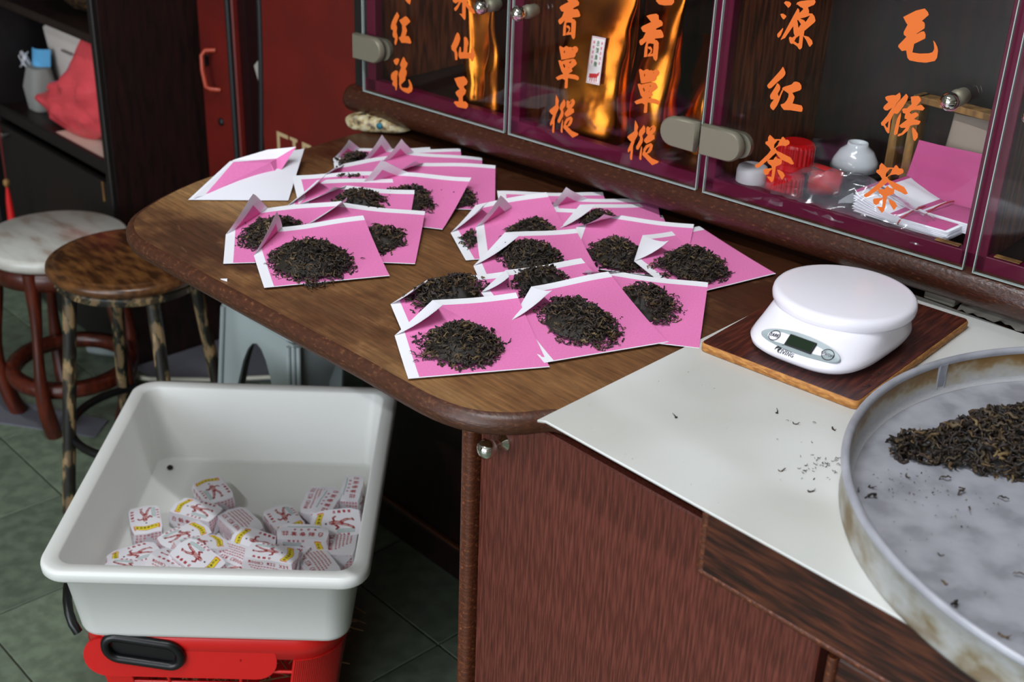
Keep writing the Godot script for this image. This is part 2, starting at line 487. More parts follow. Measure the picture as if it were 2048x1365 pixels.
	M.wall = tripl(mat(Color.WHITE, 0.85), noise_tex(0.01, [Color(0.42, 0.39, 0.34), Color(0.48, 0.45, 0.40)], [0.3, 0.7], 26, 256), Vector3(1, 1, 1))
	M.ceiling = mat(Color(0.80, 0.79, 0.76), 0.9)
	M.red_paint = tripl(mat(Color.WHITE, 0.5), noise_tex(0.008, [Color(0.36, 0.062, 0.026), Color(0.40, 0.070, 0.03)], [0.3, 0.7], 27, 256), Vector3(2, 2, 2))
	M.cream = mat(Color(0.72, 0.62, 0.46), 0.6)
	M.marble = tripl(mat(Color.WHITE, 0.28), noise_tex(0.008, [Color(0.60, 0.52, 0.47), Color(0.70, 0.685, 0.65), Color(0.76, 0.755, 0.72)], [0.15, 0.38, 0.7], 28, 512, 5), Vector3(1.4, 3, 4.5))
	M.stool_wood = tripl(mat(Color.WHITE, 0.32), noise_tex(0.02, [Color(0.22, 0.075, 0.04), Color(0.36, 0.13, 0.065)], [0.3, 0.75], 29, 256), Vector3(8, 1.2, 8))
	M.seat_wood = tripl(mat(Color.WHITE, 0.30), noise_tex(0.012, [Color(0.21, 0.12, 0.06), Color(0.36, 0.225, 0.115), Color(0.47, 0.31, 0.16)], [0.25, 0.55, 0.85], 30, 512, 5), Vector3(2, 5, 7))
	M.chipped = tripl(mat(Color.WHITE, 0.5), noise_tex(0.028, [Color(0.07, 0.055, 0.045), Color(0.10, 0.08, 0.06), Color(0.18, 0.22, 0.13), Color(0.56, 0.45, 0.31), Color(0.62, 0.52, 0.38)], [0.0, 0.5, 0.58, 0.61, 1.0], 32, 512, 5), Vector3(2.2, 0.7, 2.2))
	M.stool_plastic = mat(Color(0.62, 0.66, 0.655), 0.4)
	M.dark_cord = mat(Color(0.36, 0.05, 0.045), 0.7)
	M.packet = mat(Color.WHITE, 0.75)
	M.packet.albedo_texture = packet_tex()
	M.packet_plain = mat(Color(0.90, 0.885, 0.915), 0.8)
	M.red_bag = mat(Color(0.86, 0.30, 0.33), 0.28)
	M.red_bag.backlight_enabled = true
	M.red_bag.backlight = Color(0.5, 0.2, 0.2)
	M.straw = mat(Color(0.42, 0.30, 0.17), 0.9)
	M.mat_grey = mat(Color(0.38, 0.38, 0.41), 0.7)
	M.cable = mat(Color(0.74, 0.73, 0.66), 0.5)
	M.maroon_paper = mat(Color(0.72, 0.28, 0.50), 0.8)
	M.red_cap = mat(Color(0.74, 0.045, 0.07), 0.28)
	M.red_band = mat(Color(0.75, 0.14, 0.10), 0.5)
	M.frosted = mat(Color(0.80, 0.79, 0.80), 0.45)
	M.frosted.backlight_enabled = true
	M.frosted.backlight = Color(0.6, 0.6, 0.6)
	M.porcelain = mat(Color(0.88, 0.90, 0.92), 0.12)
	M.beige = mat(Color(0.56, 0.50, 0.45), 0.8)
	M.pale_wood = tripl(mat(Color.WHITE, 0.6), noise_tex(0.02, [Color(0.42, 0.29, 0.13), Color(0.60, 0.44, 0.23)], [0.3, 0.7], 33, 256), Vector3(9, 2, 9))
	M.silver = mat(Color(0.85, 0.84, 0.86), 0.2, 1.0)
	M.red_silk = mat(Color(0.80, 0.05, 0.04), 0.6)
	M.brocade = tripl(mat(Color.WHITE, 0.6), noise_tex(0.05, [Color(0.06, 0.045, 0.035), Color(0.10, 0.075, 0.05), Color(0.48, 0.31, 0.10)], [0.3, 0.55, 0.75], 34, 256), Vector3(5, 5, 5))
	M.mask_blue = mat(Color(0.36, 0.66, 0.85), 0.8)
	M.smoked = mat(Color(0.12, 0.04, 0.045), 0.15)
	M.rubber = mat(Color(0.05, 0.06, 0.065), 0.5)
	M.lcd = mat(Color(0.12, 0.17, 0.12), 0.12)
	M.grey_panel = mat(Color(0.60, 0.64, 0.65), 0.4)
	M.ink = mat(Color(0.05, 0.05, 0.06), 0.6)
	M.wrapped = tripl(mat(Color.WHITE, 0.4), noise_tex(0.03, [Color(0.16, 0.15, 0.14), Color(0.55, 0.44, 0.30), Color(0.72, 0.66, 0.48), Color(0.80, 0.77, 0.68)], [0.2, 0.4, 0.55, 0.85], 35, 256), Vector3(7, 7, 7))
# ---------------------------------------------------------------- builders
func leaves_init():                                   # ten shapes of twisted dry tea leaf, one unit long
	for k in 10:
		var path := []
		var rad := []
		var bend := rng.randf_range(0.8, 2.2) * signf(rng.randf() - 0.5)
		var tw := rng.randf_range(-0.5, 0.5)
		var fat := rng.randf_range(0.09, 0.14) * (1.9 if k > 6 else 1.0)
		for i in 7:
			var t := i / 6.0
			path.append(Vector3(t - 0.5, 0.22 * sin(bend * 2.0 * t) + rng.randf_range(-0.09, 0.09), tw * 0.5 * sin(t * 5.0) + rng.randf_range(-0.10, 0.10)))
			rad.append(fat * (0.35 + 0.65 * sin(PI * clampf(t * 0.85 + 0.12, 0, 1))) * rng.randf_range(0.6, 1.4))
		var g := Geo.new()
		g.tube(path, rad, 5, true, rng.randf_range(0.5, 0.9))
		var a := g.mesh().surface_get_arrays(0)
		leaf_protos.append([a[Mesh.ARRAY_VERTEX], a[Mesh.ARRAY_NORMAL], a[Mesh.ARRAY_INDEX]])

class Leaves:
	var v := PackedVector3Array()
	var n := PackedVector3Array()
	var c := PackedColorArray()
	var ix := PackedInt32Array()
	func add(proto: Array, xf: Transform3D, color: Color):
		var at := v.size()
		v.append_array(xf * (proto[0] as PackedVector3Array))
		n.append_array(Transform3D(xf.basis.orthonormalized(), Vector3.ZERO) * (proto[1] as PackedVector3Array))
		var cc := PackedColorArray()
		cc.resize(proto[0].size())
		cc.fill(color)
		c.append_array(cc)
		for i in proto[2]: ix.append(at + i)
	func mesh() -> ArrayMesh:
		var a := []
		a.resize(Mesh.ARRAY_MAX)
		a[Mesh.ARRAY_VERTEX] = v
		a[Mesh.ARRAY_NORMAL] = n
		a[Mesh.ARRAY_COLOR] = c
		a[Mesh.ARRAY_INDEX] = ix
		var m := ArrayMesh.new()
		m.add_surface_from_arrays(Mesh.PRIMITIVE_TRIANGLES, a)
		return m

func leaf_color() -> Color:
	var k := rng.randf()
	var c := Color(0.010, 0.0068, 0.0050).lerp(Color(0.034, 0.021, 0.014), rng.randf())
	if k > 0.70: c = Color(0.042, 0.027, 0.014).lerp(Color(0.105, 0.064, 0.026), rng.randf())
	if k > 0.97: c = Color(0.16, 0.105, 0.042)
	return c

func leaf_basis(tilt: float, size: float) -> Basis:
	return Basis.from_euler(Vector3(rng.randf_range(-tilt, tilt), rng.randf() * TAU, rng.randf_range(-tilt, tilt))).scaled_local(Vector3(size, size, size))

func sheet_point(s: Dictionary, u: float, v: float) -> Vector3:
	var p: Vector3 = s.at + s.ux * (SHEET * u) + s.vx * (SHEET * v)
	p.y = s.base + (lerpf(s.hl, s.hr, u) + s.lift) * pow(maxf(v, 0.0), 1.4)
	return p

func wrapping_paper(d: Array, label: String):
	var yaw := deg_to_rad(d[3])
	var lay: float = d[9]
	var s := {"at": Vector3(d[1], 0, d[2]), "ux": Vector3(cos(yaw), 0, -sin(yaw)), "vx": Vector3(-sin(yaw), 0, -cos(yaw)), "base": T + 0.001 + lay * 0.0004, "hl": d[4], "hr": d[5], "lift": lay * 0.0009, "a": d[6], "b": d[7]}
	papers.append(s)
	var o := thing("wrapping_paper", label, "paper", Vector3(d[1], T, d[2]), 0.0, "pink wrapping papers on the counter")
	var a: float = d[6]
	var b: float = d[7]
	var rows := []
	var vs := []
	if a > 0.01:
		for i in 8: vs.append((1.0 - a) * i / 7.0)
		for i in range(1, 7): vs.append(1.0 - a + a * i / 6.0)
	else:
		for i in 13: vs.append(i / 12.0)
	var top := Geo.new()
	var under := Geo.new()
	var P := []
	var U := []
	for v in vs:
		var r := []
		var ur := []
		var u0 = 0.0 if v <= 1.0 - a or a <= 0.01 else b * (v - (1.0 - a)) / a
		for i in 13:
			var u = u0 + (1.0 - u0) * i / 12.0
			var p := sheet_point(s, u, v)
			p.y += 0.0012 * sin(u * 7.0 + lay) * v           # the paper is never quite flat
			r.append(p - o.position)
			ur.append(Vector2(u, 1.0 - v))
		P.append(r)
		U.append(ur)
	var low := Vector3(0, -0.00025, 0)
	for j in P.size() - 1:
		for i in 12:
			top.quad(P[j][i], P[j][i + 1], P[j + 1][i + 1], P[j + 1][i], U[j][i], U[j][i + 1], U[j + 1][i + 1], U[j + 1][i])
			under.quad(P[j + 1][i] + low, P[j + 1][i + 1] + low, P[j][i + 1] + low, P[j][i] + low)
	var m := top.mesh()
	under.mesh(m)
	obj("sheet", m, [M.pink, M.white_paper], o)
	if a <= 0.01: return
	var pa := sheet_point(s, 0, 1 - a)
	var pb := sheet_point(s, b, 1)
	var k := (pb - pa).normalized()
	var tip := sheet_point(s, 0, 1)
	var ang := deg_to_rad(d[8])
	if ((tip - pa).rotated(k, 0.3)).y < ((tip - pa).rotated(k, -0.3)).y: ang = -ang
	top = Geo.new()
	under = Geo.new()
	var Q := []
	var V := []
	var n := 6
	for j in n + 1:
		var r := []
		var ur := []
		for i in n + 1 - j:
			var wt := float(j) / n
			var f := 0.5 if j == n else float(i) / (n - j)
			var cu := b * f
			var cv := 1.0 - a + a * f
			var u := cu * (1 - wt)
			var v := cv * (1 - wt) + wt
			var c := sheet_point(s, cu, cv)
			c.y += 0.0012 * sin(cu * 7.0 + lay) * cv
			var curl := 1.0 - 0.10 * wt
			r.append(c + (sheet_point(s, u, v) - sheet_point(s, cu, cv)).rotated(k, ang * curl) - o.position)
			ur.append(Vector2(u, 1.0 - v))
		Q.append(r)
		V.append(ur)
	var nn: Vector3 = (Q[0][n] - Q[0][0]).cross(Q[n][0] - Q[0][0]).normalized() * -0.00025
	for j in n:
		for i in n - j:
			var tris := [[j, i, j, i + 1, j + 1, i]]
			if i < n - j - 1: tris.append([j, i + 1, j + 1, i + 1, j + 1, i])
			for t in tris:
				top.tri(Q[t[0]][t[1]], Q[t[2]][t[3]], Q[t[4]][t[5]], V[t[0]][t[1]], V[t[2]][t[3]], V[t[4]][t[5]])
				under.tri(Q[t[0]][t[1]] + nn, Q[t[4]][t[5]] + nn, Q[t[2]][t[3]] + nn)
	m = top.mesh()
	under.mesh(m)
	obj("folded_corner", m, [M.pink, M.white_paper], o)

func tea_heap(label: String, on: int, x: float, z: float, R: float, n: int, seed_: int):
	rng.seed = seed_
	var s: Dictionary = papers[on]
	var rel = Vector3(x, 0, z) - s.at
	var base := sheet_point(s, rel.dot(s.ux) / SHEET, rel.dot(s.vx) / SHEET)
	var ht := R * 0.56
	var L := Leaves.new()
	var bumps := fnl(38.0, seed_, 2)
	var dome := []                                   # the packed middle of the heap
	for j in 6:
		var ring := []
		for i in 18:
			var a := TAU * i / 18.0
			var f: float = [0.86, 0.74, 0.60, 0.44, 0.26, 0.06][j]
			var p := Vector3(x + cos(a) * R * f, 0, z + sin(a) * R * f)
			var e := p - Vector3(s.at)
			p.y = sheet_point(s, e.dot(s.ux) / SHEET, e.dot(s.vx) / SHEET).y + 0.0003 + ht * 0.86 * (1.0 - pow(f, 1.7)) - 0.004 * (1.0 - f * 0.9)
			for k in range(on + 1, papers.size()):
				var t: Dictionary = papers[k]
				var d: Vector3 = p - t.at
				var u: float = d.dot(t.ux) / SHEET
				var v: float = d.dot(t.vx) / SHEET
				if u > -0.05 and u < 1.05 and v > -0.05 and v < 1.05: p.y = minf(p.y, sheet_point(t, u, v).y - 0.004)
			ring.append(p - Vector3(x, base.y, z))
		dome.append(ring)
	var packed: Array = Geo.new().loft(dome, true, true).mesh().surface_get_arrays(0)
	L.add([packed[Mesh.ARRAY_VERTEX], packed[Mesh.ARRAY_NORMAL], packed[Mesh.ARRAY_INDEX]], Transform3D(), Color(0.014, 0.010, 0.007))
	var ecc := rng.randf_range(-0.12, 0.12)
	for k in n:
		var a := rng.randf() * TAU
		var r := sqrt(rng.randf()) * (1.0 + 0.10 * rng.randfn())
		var edge := R * (1.0 + 0.16 * bumps.get_noise_2d(cos(a) * 0.03, sin(a) * 0.03))
		var p := Vector3(cos(a) * r * edge * (1.0 + ecc), 0, sin(a) * r * edge * (1.0 - ecc))
		var h := ht * maxf(0.0, 1.0 - pow(r, 1.7)) * (1.0 + 0.25 * bumps.get_noise_2d(p.x, p.z))
		var q := Vector3(x, 0, z) + p
		var on_sheet = Vector3(q.x, 0, q.z) - s.at
		var floor_y := sheet_point(s, clampf(on_sheet.dot(s.ux) / SHEET, 0, 1), clampf(on_sheet.dot(s.vx) / SHEET, 0, 1)).y
		p.y = floor_y + 0.0015 + h * pow(rng.randf(), 0.35) - base.y
		var hidden := false                        # leaves never stand out through a sheet that lies over this heap
		for j in range(on + 1, papers.size()):
			var t: Dictionary = papers[j]
			var d: Vector3 = q - t.at
			d.y = 0
			var u: float = d.dot(t.ux) / SHEET
			var v: float = d.dot(t.vx) / SHEET
			if u > -0.03 and u < 1.03 and v > -0.03 and v < 1.03 and (u / maxf(t.b, 0.01) + (1.0 - v) / maxf(t.a, 0.01) > 0.9):
				if p.y + base.y > sheet_point(t, u, v).y - 0.004: hidden = true
		if hidden: continue
		var size := rng.randf_range(0.0055, 0.0115)
		L.add(leaf_protos[rng.randi() % 10], Transform3D(leaf_basis(0.7 if r < 0.9 else 0.25, size), p), leaf_color())
	for k in 5:                                      # strays
		var a := rng.randf() * TAU
		var p := Vector3(cos(a), 0, sin(a)) * R * rng.randf_range(1.05, 1.35)
		var d: Vector3 = Vector3(x, 0, z) + p - s.at
		var u: float = d.dot(s.ux) / SHEET
		var v: float = d.dot(s.vx) / SHEET
		if on < papers.size() - 1 or u < 0.05 or u > 0.95 or v < 0.05 or v > 0.8: continue
		p.y = sheet_point(s, u, v).y + 0.0012 - base.y
		L.add(leaf_protos[rng.randi() % 10], Transform3D(leaf_basis(0.1, rng.randf_range(0.004, 0.008)), p), leaf_color())
	if L.v.is_empty(): return
	var o := obj("tea_heap", L.mesh(), M.tea, null, Vector3(x, base.y, z))
	tag(o, label, "tea", "heaps of dried tea on the papers", "stuff")

const TILT := 0.0997
func cab(u: float, y: float, w: float) -> Vector3:    # the display cabinet's own axes: along, up, out of its front
	return Vector3(-1.2, 0, -1.45) + Basis(Vector3.UP, TILT) * Vector3(u, y, w)

const GLYPH := {
	"hong_large": [Vector2(0.208, 1.085), ["-55,359 -33,335 -4,287 -5,256 -30,214 -113,126 -190,33 -220,15 -243,22 -262,47 -251,73 -151,210 -93,292", "-109,118 -74,103 -54,73 -54,33 -81,-27 -56,-65 -28,27 -17,43 2,42 -20,-23 -44,-126 -66,-194 -107,-266 -126,-272 -162,-249 -176,-218 -165,-180 -128,-121 -176,-128 -198,-89 -189,-58 -130,63", "-24,62 2,87 114,144 145,187 181,197 232,191 262,161 272,117 254,91 144,31 185,-14 184,-43 169,-114 311,-112 335,-147 330,-194 300,-203 149,-213 50,-232 6,-201 -15,-168 39,-140 73,-89 90,-34 87,8 12,38 -14,38"], []],
	"hong_small": [Vector2(-0.552, 1.039), ["-77,296 -45,270 -22,229 -68,151 -106,81 -78,28 -93,-58 -66,-117 -71,-196 -108,-284 -132,-285 -150,-249 -131,-174 -177,-157 -195,-128 -180,-41 -227,-30 -240,13 -207,109 -141,215", "-18,170 51,207 124,257 169,255 241,204 250,181 132,84 173,21 132,-88 205,-75 250,-118 277,-178 250,-199 122,-206 30,-226 -43,-145 13,-116 50,-7 46,69 50,89 -23,153"], []],
	"pao": [Vector2(-0.551, 0.957), ["-186,240 -148,280 -83,306 -36,295 -46,254 -84,191 -112,172 -158,193", "66,360 102,335 125,294 176,264 157,215 120,149 152,116 148,62 120,10 115,-50 55,-109 8,-145 8,-185 45,-204 184,-182 221,-121 189,-35 212,-17 277,-90 300,-164 277,-222 193,-279 101,-272 26,-254 -30,-219 -44,-155 -43,-35 -61,14 9,153 -23,199 24,294", "-254,-38 -226,8 -150,66 -94,80 -70,58 -94,-39 -91,-185 -110,-283 -134,-287 -152,-224 -190,-219 -223,-199 -198,-120 -236,-118 -250,-84"], []],
	"shui": [Vector2(-0.404, 1.102), ["-229,86 -208,53 -157,41 -107,69 -77,88 -116,24 -190,-46 -179,-77 -154,-84 -114,-48 -37,80 -7,78 -2,-109 -67,-109 -1,-160 40,-193 65,-193 79,-154 74,41 186,-49 246,-61 315,-35 324,-4 234,17 103,103 121,142 90,209 -230,158"], []],
	"xian": [Vector2(-0.402, 1.033), ["-126,259 -84,240 -57,171 -71,109 -110,35 -145,-24 -139,-60 -112,-100 -115,-209 -166,-219 -184,-91 -252,-59 -264,-1 -214,91 -165,203", "-64,29 -38,19 -31,-62 24,-44 31,83 23,193 53,220 99,206 136,132 113,47 110,-39 186,-29 193,54 234,54 280,11 278,-78 250,-158 210,-173 178,-127 -3,-162 -54,-179 -91,-141 -88,-65"], []],
	"wang": [Vector2(-0.402, 0.956), ["-180,229 -98,265 45,312 97,285 134,239 110,181 49,146 50,116 102,81 84,15 23,-43 31,-127 97,-116 150,-147 151,-193 111,-241 39,-245 -96,-255 -187,-196 -161,-168 -68,-148 -69,-86 -122,-51 -149,-10 -113,28 -47,69 -105,114"], []],
	"xiang": [Vector2(-0.020, 1.117), ["-125,336 -74,364 46,401 89,385 104,321 145,318 177,287 173,246 131,222 65,183 71,168 151,185 187,155 214,99 196,72 68,39 57,20 103,18 135,-10 139,-84 136,-255 111,-291 76,-274 50,-224 48,-46 -23,-49 -55,-65 -52,-257 -109,-274 -107,-129 -84,-29 -160,-102 -189,-107 -215,-67 -209,-38 -154,6 -113,95 -164,99 -206,146 -180,178 -101,225 -31,264", "-51,-105 -2,-93 31,-124 24,-180 -6,-214 -39,-220 -1,-178 3,-143 -44,-131", "-43,-221 50,-186 50,-227 -44,-252"], []],
	"dan": [Vector2(-0.174, 1.052), ["-200,230 -179,251 -134,239 -111,235 -69,268 -32,272 -9,259 27,274 57,266 106,298 150,300 181,271 173,230 136,188 135,154 105,119 32,96 -69,57 -142,37 -166,114", "-204,13 -156,28 -140,14 -46,55 99,100 136,90 173,39 157,13 74,-61 95,-98 14,-158 154,-145 221,-160 232,-199 204,-225 152,-218 11,-226 14,-379 -14,-400 -48,-398 -45,-273 -99,-260 -194,-303 -238,-270 -177,-225 -89,-181 -130,-142 -178,-46"], ["-93,197 -78,183 -86,147 -100,161", "-104,-32 -86,-19 -57,-52 -70,-84 -90,-58", "12,26 65,62 42,11", "7,-63 20,-40 20,-66", "62,244 74,252 71,219"]],
	"cong": [Vector2(-0.021, 0.960), ["-162,311 -127,271 -96,221 -108,154 -89,120 -97,79 -135,0 -162,-39 -134,-13 -164,-98 -160,-182 -162,-326 -192,-333 -207,-298 -199,-184 -245,-228 -260,-193 -205,-43 -245,-26 -289,9 -274,35 -164,135 -169,223", "6,273 37,232 39,169 -7,100 13,47 7,-5 -60,-138 -98,-141 -106,-103 -46,33 -46,66 -79,96 -67,163", "-6,-63 9,-95 12,-283 -14,-293 -32,-261 -26,-169", "52,229 68,261 97,265 122,251 155,294 190,314 227,288 228,238 169,154 214,158 224,103 144,36 80,-8 32,20 33,46 96,137 64,149", "75,-34 132,5 168,23 205,-4 194,-77 154,-138 111,-161 208,-212 342,-228 319,-259 223,-319 170,-290 23,-202 23,-163 36,-141 33,-109"], ["123,198 130,241 164,280 157,240", "71,-139 103,-79 151,-29 127,-99 98,-148"]],
	"yuan": [Vector2(0.214, 1.183), ["-229,231 -202,259 -146,260 -115,239 -125,205 -152,176 -187,200", "-262,74 -226,88 -181,76 -162,58 -180,30 -199,11 -230,30", "-195,-101 -186,-116 -213,-209 -239,-246 -264,-229 -266,-196", "-10,197 15,179 27,138 74,194 65,209 20,220 -17,241 -38,240 -30,268 9,291 109,320 226,344 242,318 224,278 141,232 163,188 165,156 219,162 255,128 278,79 267,53 136,-84 136,-146 207,-150 268,-188 284,-228 250,-281 225,-261 178,-198 128,-153 134,-311 108,-343 81,-331 59,-308 -10,-282 -31,-291 -58,-280 -83,-218 -70,-199 -32,-204 1,-176 -19,-146 -42,-52 -141,-229 -204,-268 -191,-227 -44,121"], ["44,66 120,95 190,134 135,35 108,55", "6,37 20,43 71,-6 39,-60 26,-13", "6,-246 24,-199 73,-157 77,-263 53,-268"]],
	"cha": [Vector2(0.209, 0.989), ["-129,329 -101,317 -44,284 -6,295 57,307 60,331 83,352 112,332 127,315 165,324 194,304 196,269 135,222 96,225 34,201 -12,158 19,126 66,120 140,105 240,85 277,52 310,7 275,-14 221,0 114,18 118,-35 93,-65 33,-101 32,-231 25,-318 -3,-352 -41,-323 -93,-281 -15,-270 -19,-153 -64,-207 -66,-238 -109,-267 -144,-252 -162,-201 -141,-181 -27,-140 -39,-110 -80,-96 -114,-68 -114,-49 -229,-176 -266,-200 -298,-187 -298,-162 -250,-120 -121,45 -81,114 -117,153 -181,186 -182,215 -148,232 -149,288", "58,-140 97,-136 159,-156 195,-196 160,-268 126,-237 78,-183"], ["-96,-34 -41,40 4,92 42,60 96,25 41,21 11,44 -10,12 -20,-14", "-37,157 -39,208 3,276 38,284 19,215 -19,162"]],
	"mao": [Vector2(0.390, 1.194), ["-268,222 -179,284 -114,329 -5,373 44,338 63,304 -12,217 22,203 36,176 39,131 -48,52 -55,39 13,89 43,94 69,55 71,9 -60,-84 -64,-194 35,-190 154,-164 199,-141 215,-98 197,-37 179,6 212,-17 249,-68 267,-111 271,-198 250,-243 141,-287 31,-299 -82,-300 -118,-272 -151,-183 -207,-203 -267,-158 -265,-134 -179,-15 -218,4 -227,38 -192,137 -219,161"], []],
	"hou": [Vector2(0.386, 1.092), ["-286,185 -259,207 -190,235 -145,241 -97,289 -76,250 -74,208 -115,140 -132,77 -105,147 -8,291 26,261 23,218 -19,112 -69,15 -90,2 -125,5 -143,-50 -155,-108 -144,-265 -159,-279 -192,-254 -238,-192 -267,-194 -284,-164 -213,-44 -165,70 -224,19 -259,17 -286,38 -279,67 -231,131 -270,156", "-41,29 -27,2 -26,-95 -31,-255 -61,-278 -79,-272 -81,-217 -72,-62", "59,263 90,277 164,296 200,266 205,241 157,161 202,187 229,190 274,157 253,123 160,114 103,90 86,60 106,43 161,82 196,73 211,50 156,-11 247,-18 250,-33 234,-69 165,-87 124,-110 103,-180 48,-248 -8,-285 -26,-279 -14,-251 22,-232 69,-150 4,-165 -26,-144 0,-111 68,-36 31,-34 25,-2 30,31 -5,34 -26,73 -11,95 38,108 90,173", "162,-118 210,-150 246,-191 253,-238 224,-294 198,-278 170,-203 153,-142"], ["-221,-172 -181,-111 -178,-206 -196,-200"]],
	"stub_a": [Vector2(-0.532, 1.095), ["-72,95 57,115 63,-13 43,-82 -15,-66 -72,-25"], []],
	"stub_b": [Vector2(-0.002, 1.176), ["-159,42 152,92 160,21 124,-24 -2,-50 -100,-50 -157,-10"], []]
}
func letter(shape: String, at: Vector2, parent: Node):
	var d: Array = GLYPH[shape]
	var polys: Array = []
	for line in d[1]:
		var p := PackedVector2Array()
		for q in line.split(" "):
			var e: PackedStringArray = q.split(",")
			p.append(Vector2(float(e[0]), float(e[1])))
		polys.append(p)
	for line in d[2]:                                # a hole: cut each shape in two through it, so that no piece has a hole
		var hole := PackedVector2Array()
		var mid := 0.0
		for q in line.split(" "):
			var e: PackedStringArray = q.split(",")
			hole.append(Vector2(float(e[0]), float(e[1])))
			mid += float(e[0])
		mid /= hole.size()
		var next := []
		for p in polys:
			for half in [Rect2(-9000, -9000, 9000 + mid, 18000), Rect2(mid, -9000, 9000 - mid, 18000)]:
				var r := PackedVector2Array([half.position, Vector2(half.end.x, half.position.y), half.end, Vector2(half.position.x, half.end.y)])
				for piece in Geometry2D.intersect_polygons(p, r):
					next.append_array(Geometry2D.clip_polygons(piece, hole))
		polys = next
	var g := Geo.new()
	g.group(-1)
	for p in polys:
		var idx := Geometry2D.triangulate_polygon(p)
		for k in range(0, idx.size(), 3):
			var t := []
			for i in 3: t.append(Vector3(at.x + p[idx[k + i]].x / 10000.0, at.y + p[idx[k + i]].y / 10000.0, 0.0008))
			if (t[1] - t[0]).cross(t[2] - t[0]).z < 0: t.reverse()
			g.tri(t[0], t[1], t[2])
	obj("character", g, M.orange, parent)

func clamp_shape(left: float, right: float, y0: float, y1: float, round_right: bool) -> PackedVector2Array:
	var p := PackedVector2Array()
	var r := (y1 - y0) / 2
	var c := right - r if round_right else left + r
	var m := -(y0 + y1) / 2
	for i in 13:
		var a := -PI / 2 + PI * i / 12.0
		p.append(Vector2(c + cos(a) * r * (1 if round_right else -1), m + sin(a) * r))
	p.append(Vector2(left if round_right else right, m + r))
	p.append(Vector2(left if round_right else right, m - r))
	return p

func packet_mesh(seed_: int) -> ArrayMesh:            # a paper-wrapped block with soft edges, its print laid out on packet_tex()
	rng.seed = seed_
	var g := Geo.new()
	var h := Vector3(0.0425, 0.0180, 0.0255)
	var puff := func(v: Vector3) -> Vector3:
		var e := v / h
		var b := 1.0 - 0.10 * pow(absf(e.x), 6) * (absf(e.y) * 0.8 + absf(e.z) * 0.5)
		return Vector3(v.x * (1.0 - 0.08 * (absf(e.z) * absf(e.y))), v.y * b * (1.0 + 0.10 * (1.0 - e.x * e.x) * (1.0 - e.z * e.z)), v.z * b) + Vector3(sin(e.z * 5.0 + seed_), sin(e.x * 6.0 + seed_ * 2.0), cos(e.y * 4.0 + e.x * 3.0 + seed_)) * 0.0006
	# sides: axis, sign, texture rectangle
	for f in [[1, 1, Rect2(0, 0, 256, 160)], [1, -1, Rect2(256, 0, 256, 160)], [2, 1, Rect2(0, 160, 256, 112)], [2, -1, Rect2(256, 0, 256, 160)], [0, 1, Rect2(256, 160, 128, 112)], [0, -1, Rect2(256, 160, 128, 112)]]:
		var k: int = f[0]
		var i := 0 if k != 0 else 2
		var j := 3 - k - i
		g.group(k * 2 + int(f[1] > 0) + 1)
		var nx := 6
		for a in nx:
			for b in nx:
				var q := []
				var uv := []
				for c in [[0, 0], [1, 0], [1, 1], [0, 1]]:
					var s = (a + c[0]) / float(nx)
					var t = (b + c[1]) / float(nx)
					var v := Vector3.ZERO
					v[k] = f[1] * h[k]; v[i] = (s * 2 - 1) * h[i]; v[j] = (t * 2 - 1) * h[j]
					q.append(puff.call(v))
					var r: Rect2 = f[2]
					uv.append(Vector2((r.position.x + 1 + s * (r.size.x - 2)) / 512.0, (r.position.y + 1 + (t if k == 1 else 1 - t) * (r.size.y - 2)) / 288.0))
				var n: Vector3 = (q[1] - q[0]).cross(q[2] - q[0])
				if n[k] * f[1] > 0: g.quad(q[0], q[1], q[2], q[3], uv[0], uv[1], uv[2], uv[3])
				else: g.quad(q[3], q[2], q[1], q[0], uv[3], uv[2], uv[1], uv[0])
	return g.mesh()

func bag(label: String, at: Vector3, turn: float, wide: float, tall: float, deep: float, seed_: int, lean := 0.0, tagged := false, group := "gold foil tea bags in the cabinet", m = null) -> Node3D:
	var o := thing("tea_bag", label, "bag", at, turn, group)
	var nz := fnl(5.0, seed_, 2)
	var rings := []
	for j in 15:
		var t := j / 14.0
		var r := []
		var d := deep * (1.0 - pow(t, 1.5)) * 0.5 + 0.0015
		var w := wide * 0.5 * (1.0 - 0.05 * sin(PI * t))
		for i in 28:
			var a := TAU * i / 28.0
			var c := cos(a)
			var s := sin(a)
			var p := Vector3(signf(c) * pow(absf(c), 0.6) * w, t * tall, signf(s) * pow(absf(s), 0.75) * d)
			var k := nz.get_noise_3d(p.x * 1.4 + seed_, p.y, p.z * 1.4)
			p.z += (absf(k) - 0.25) * 0.020 * sin(PI * clampf(t + 0.05, 0, 1)) + lean * t * t * tall
			p.x += 0.006 * nz.get_noise_2d(p.y * 2.0, seed_)
			r.append(p)
		rings.append(r)
	obj("pouch", Geo.new().loft(rings), M.gold if m == null else m, o)
	var seal := Geo.new()
	for i in 12: seal.box(Vector3(wide * 0.94, tall * 0.004, 0.005), Transform3D(Basis(), Vector3(0, tall * (1.0 + 0.006 * i), lean * tall)), 0.0005)
	obj("crimped_seal", seal, M.gold if m == null else m, o)
	if tagged:
		var g := Geo.new()
		var rows := []
		for j in 9:
			var r := []
			for i in 2:
				var y := tall * lerpf(0.38, 0.66, j / 8.0)
				var t := y / tall
				r.append(Vector3(wide * (0.02 + 0.20 * i + 0.02 * (1 - j / 8.0)), y, deep * (1.0 - pow(t, 1.5)) * 0.5 + 0.008 + lean * t * t * tall))
			rows.append(r)
		g.grid(rows)
		obj("paper_label", g, M.label, o)
	return o
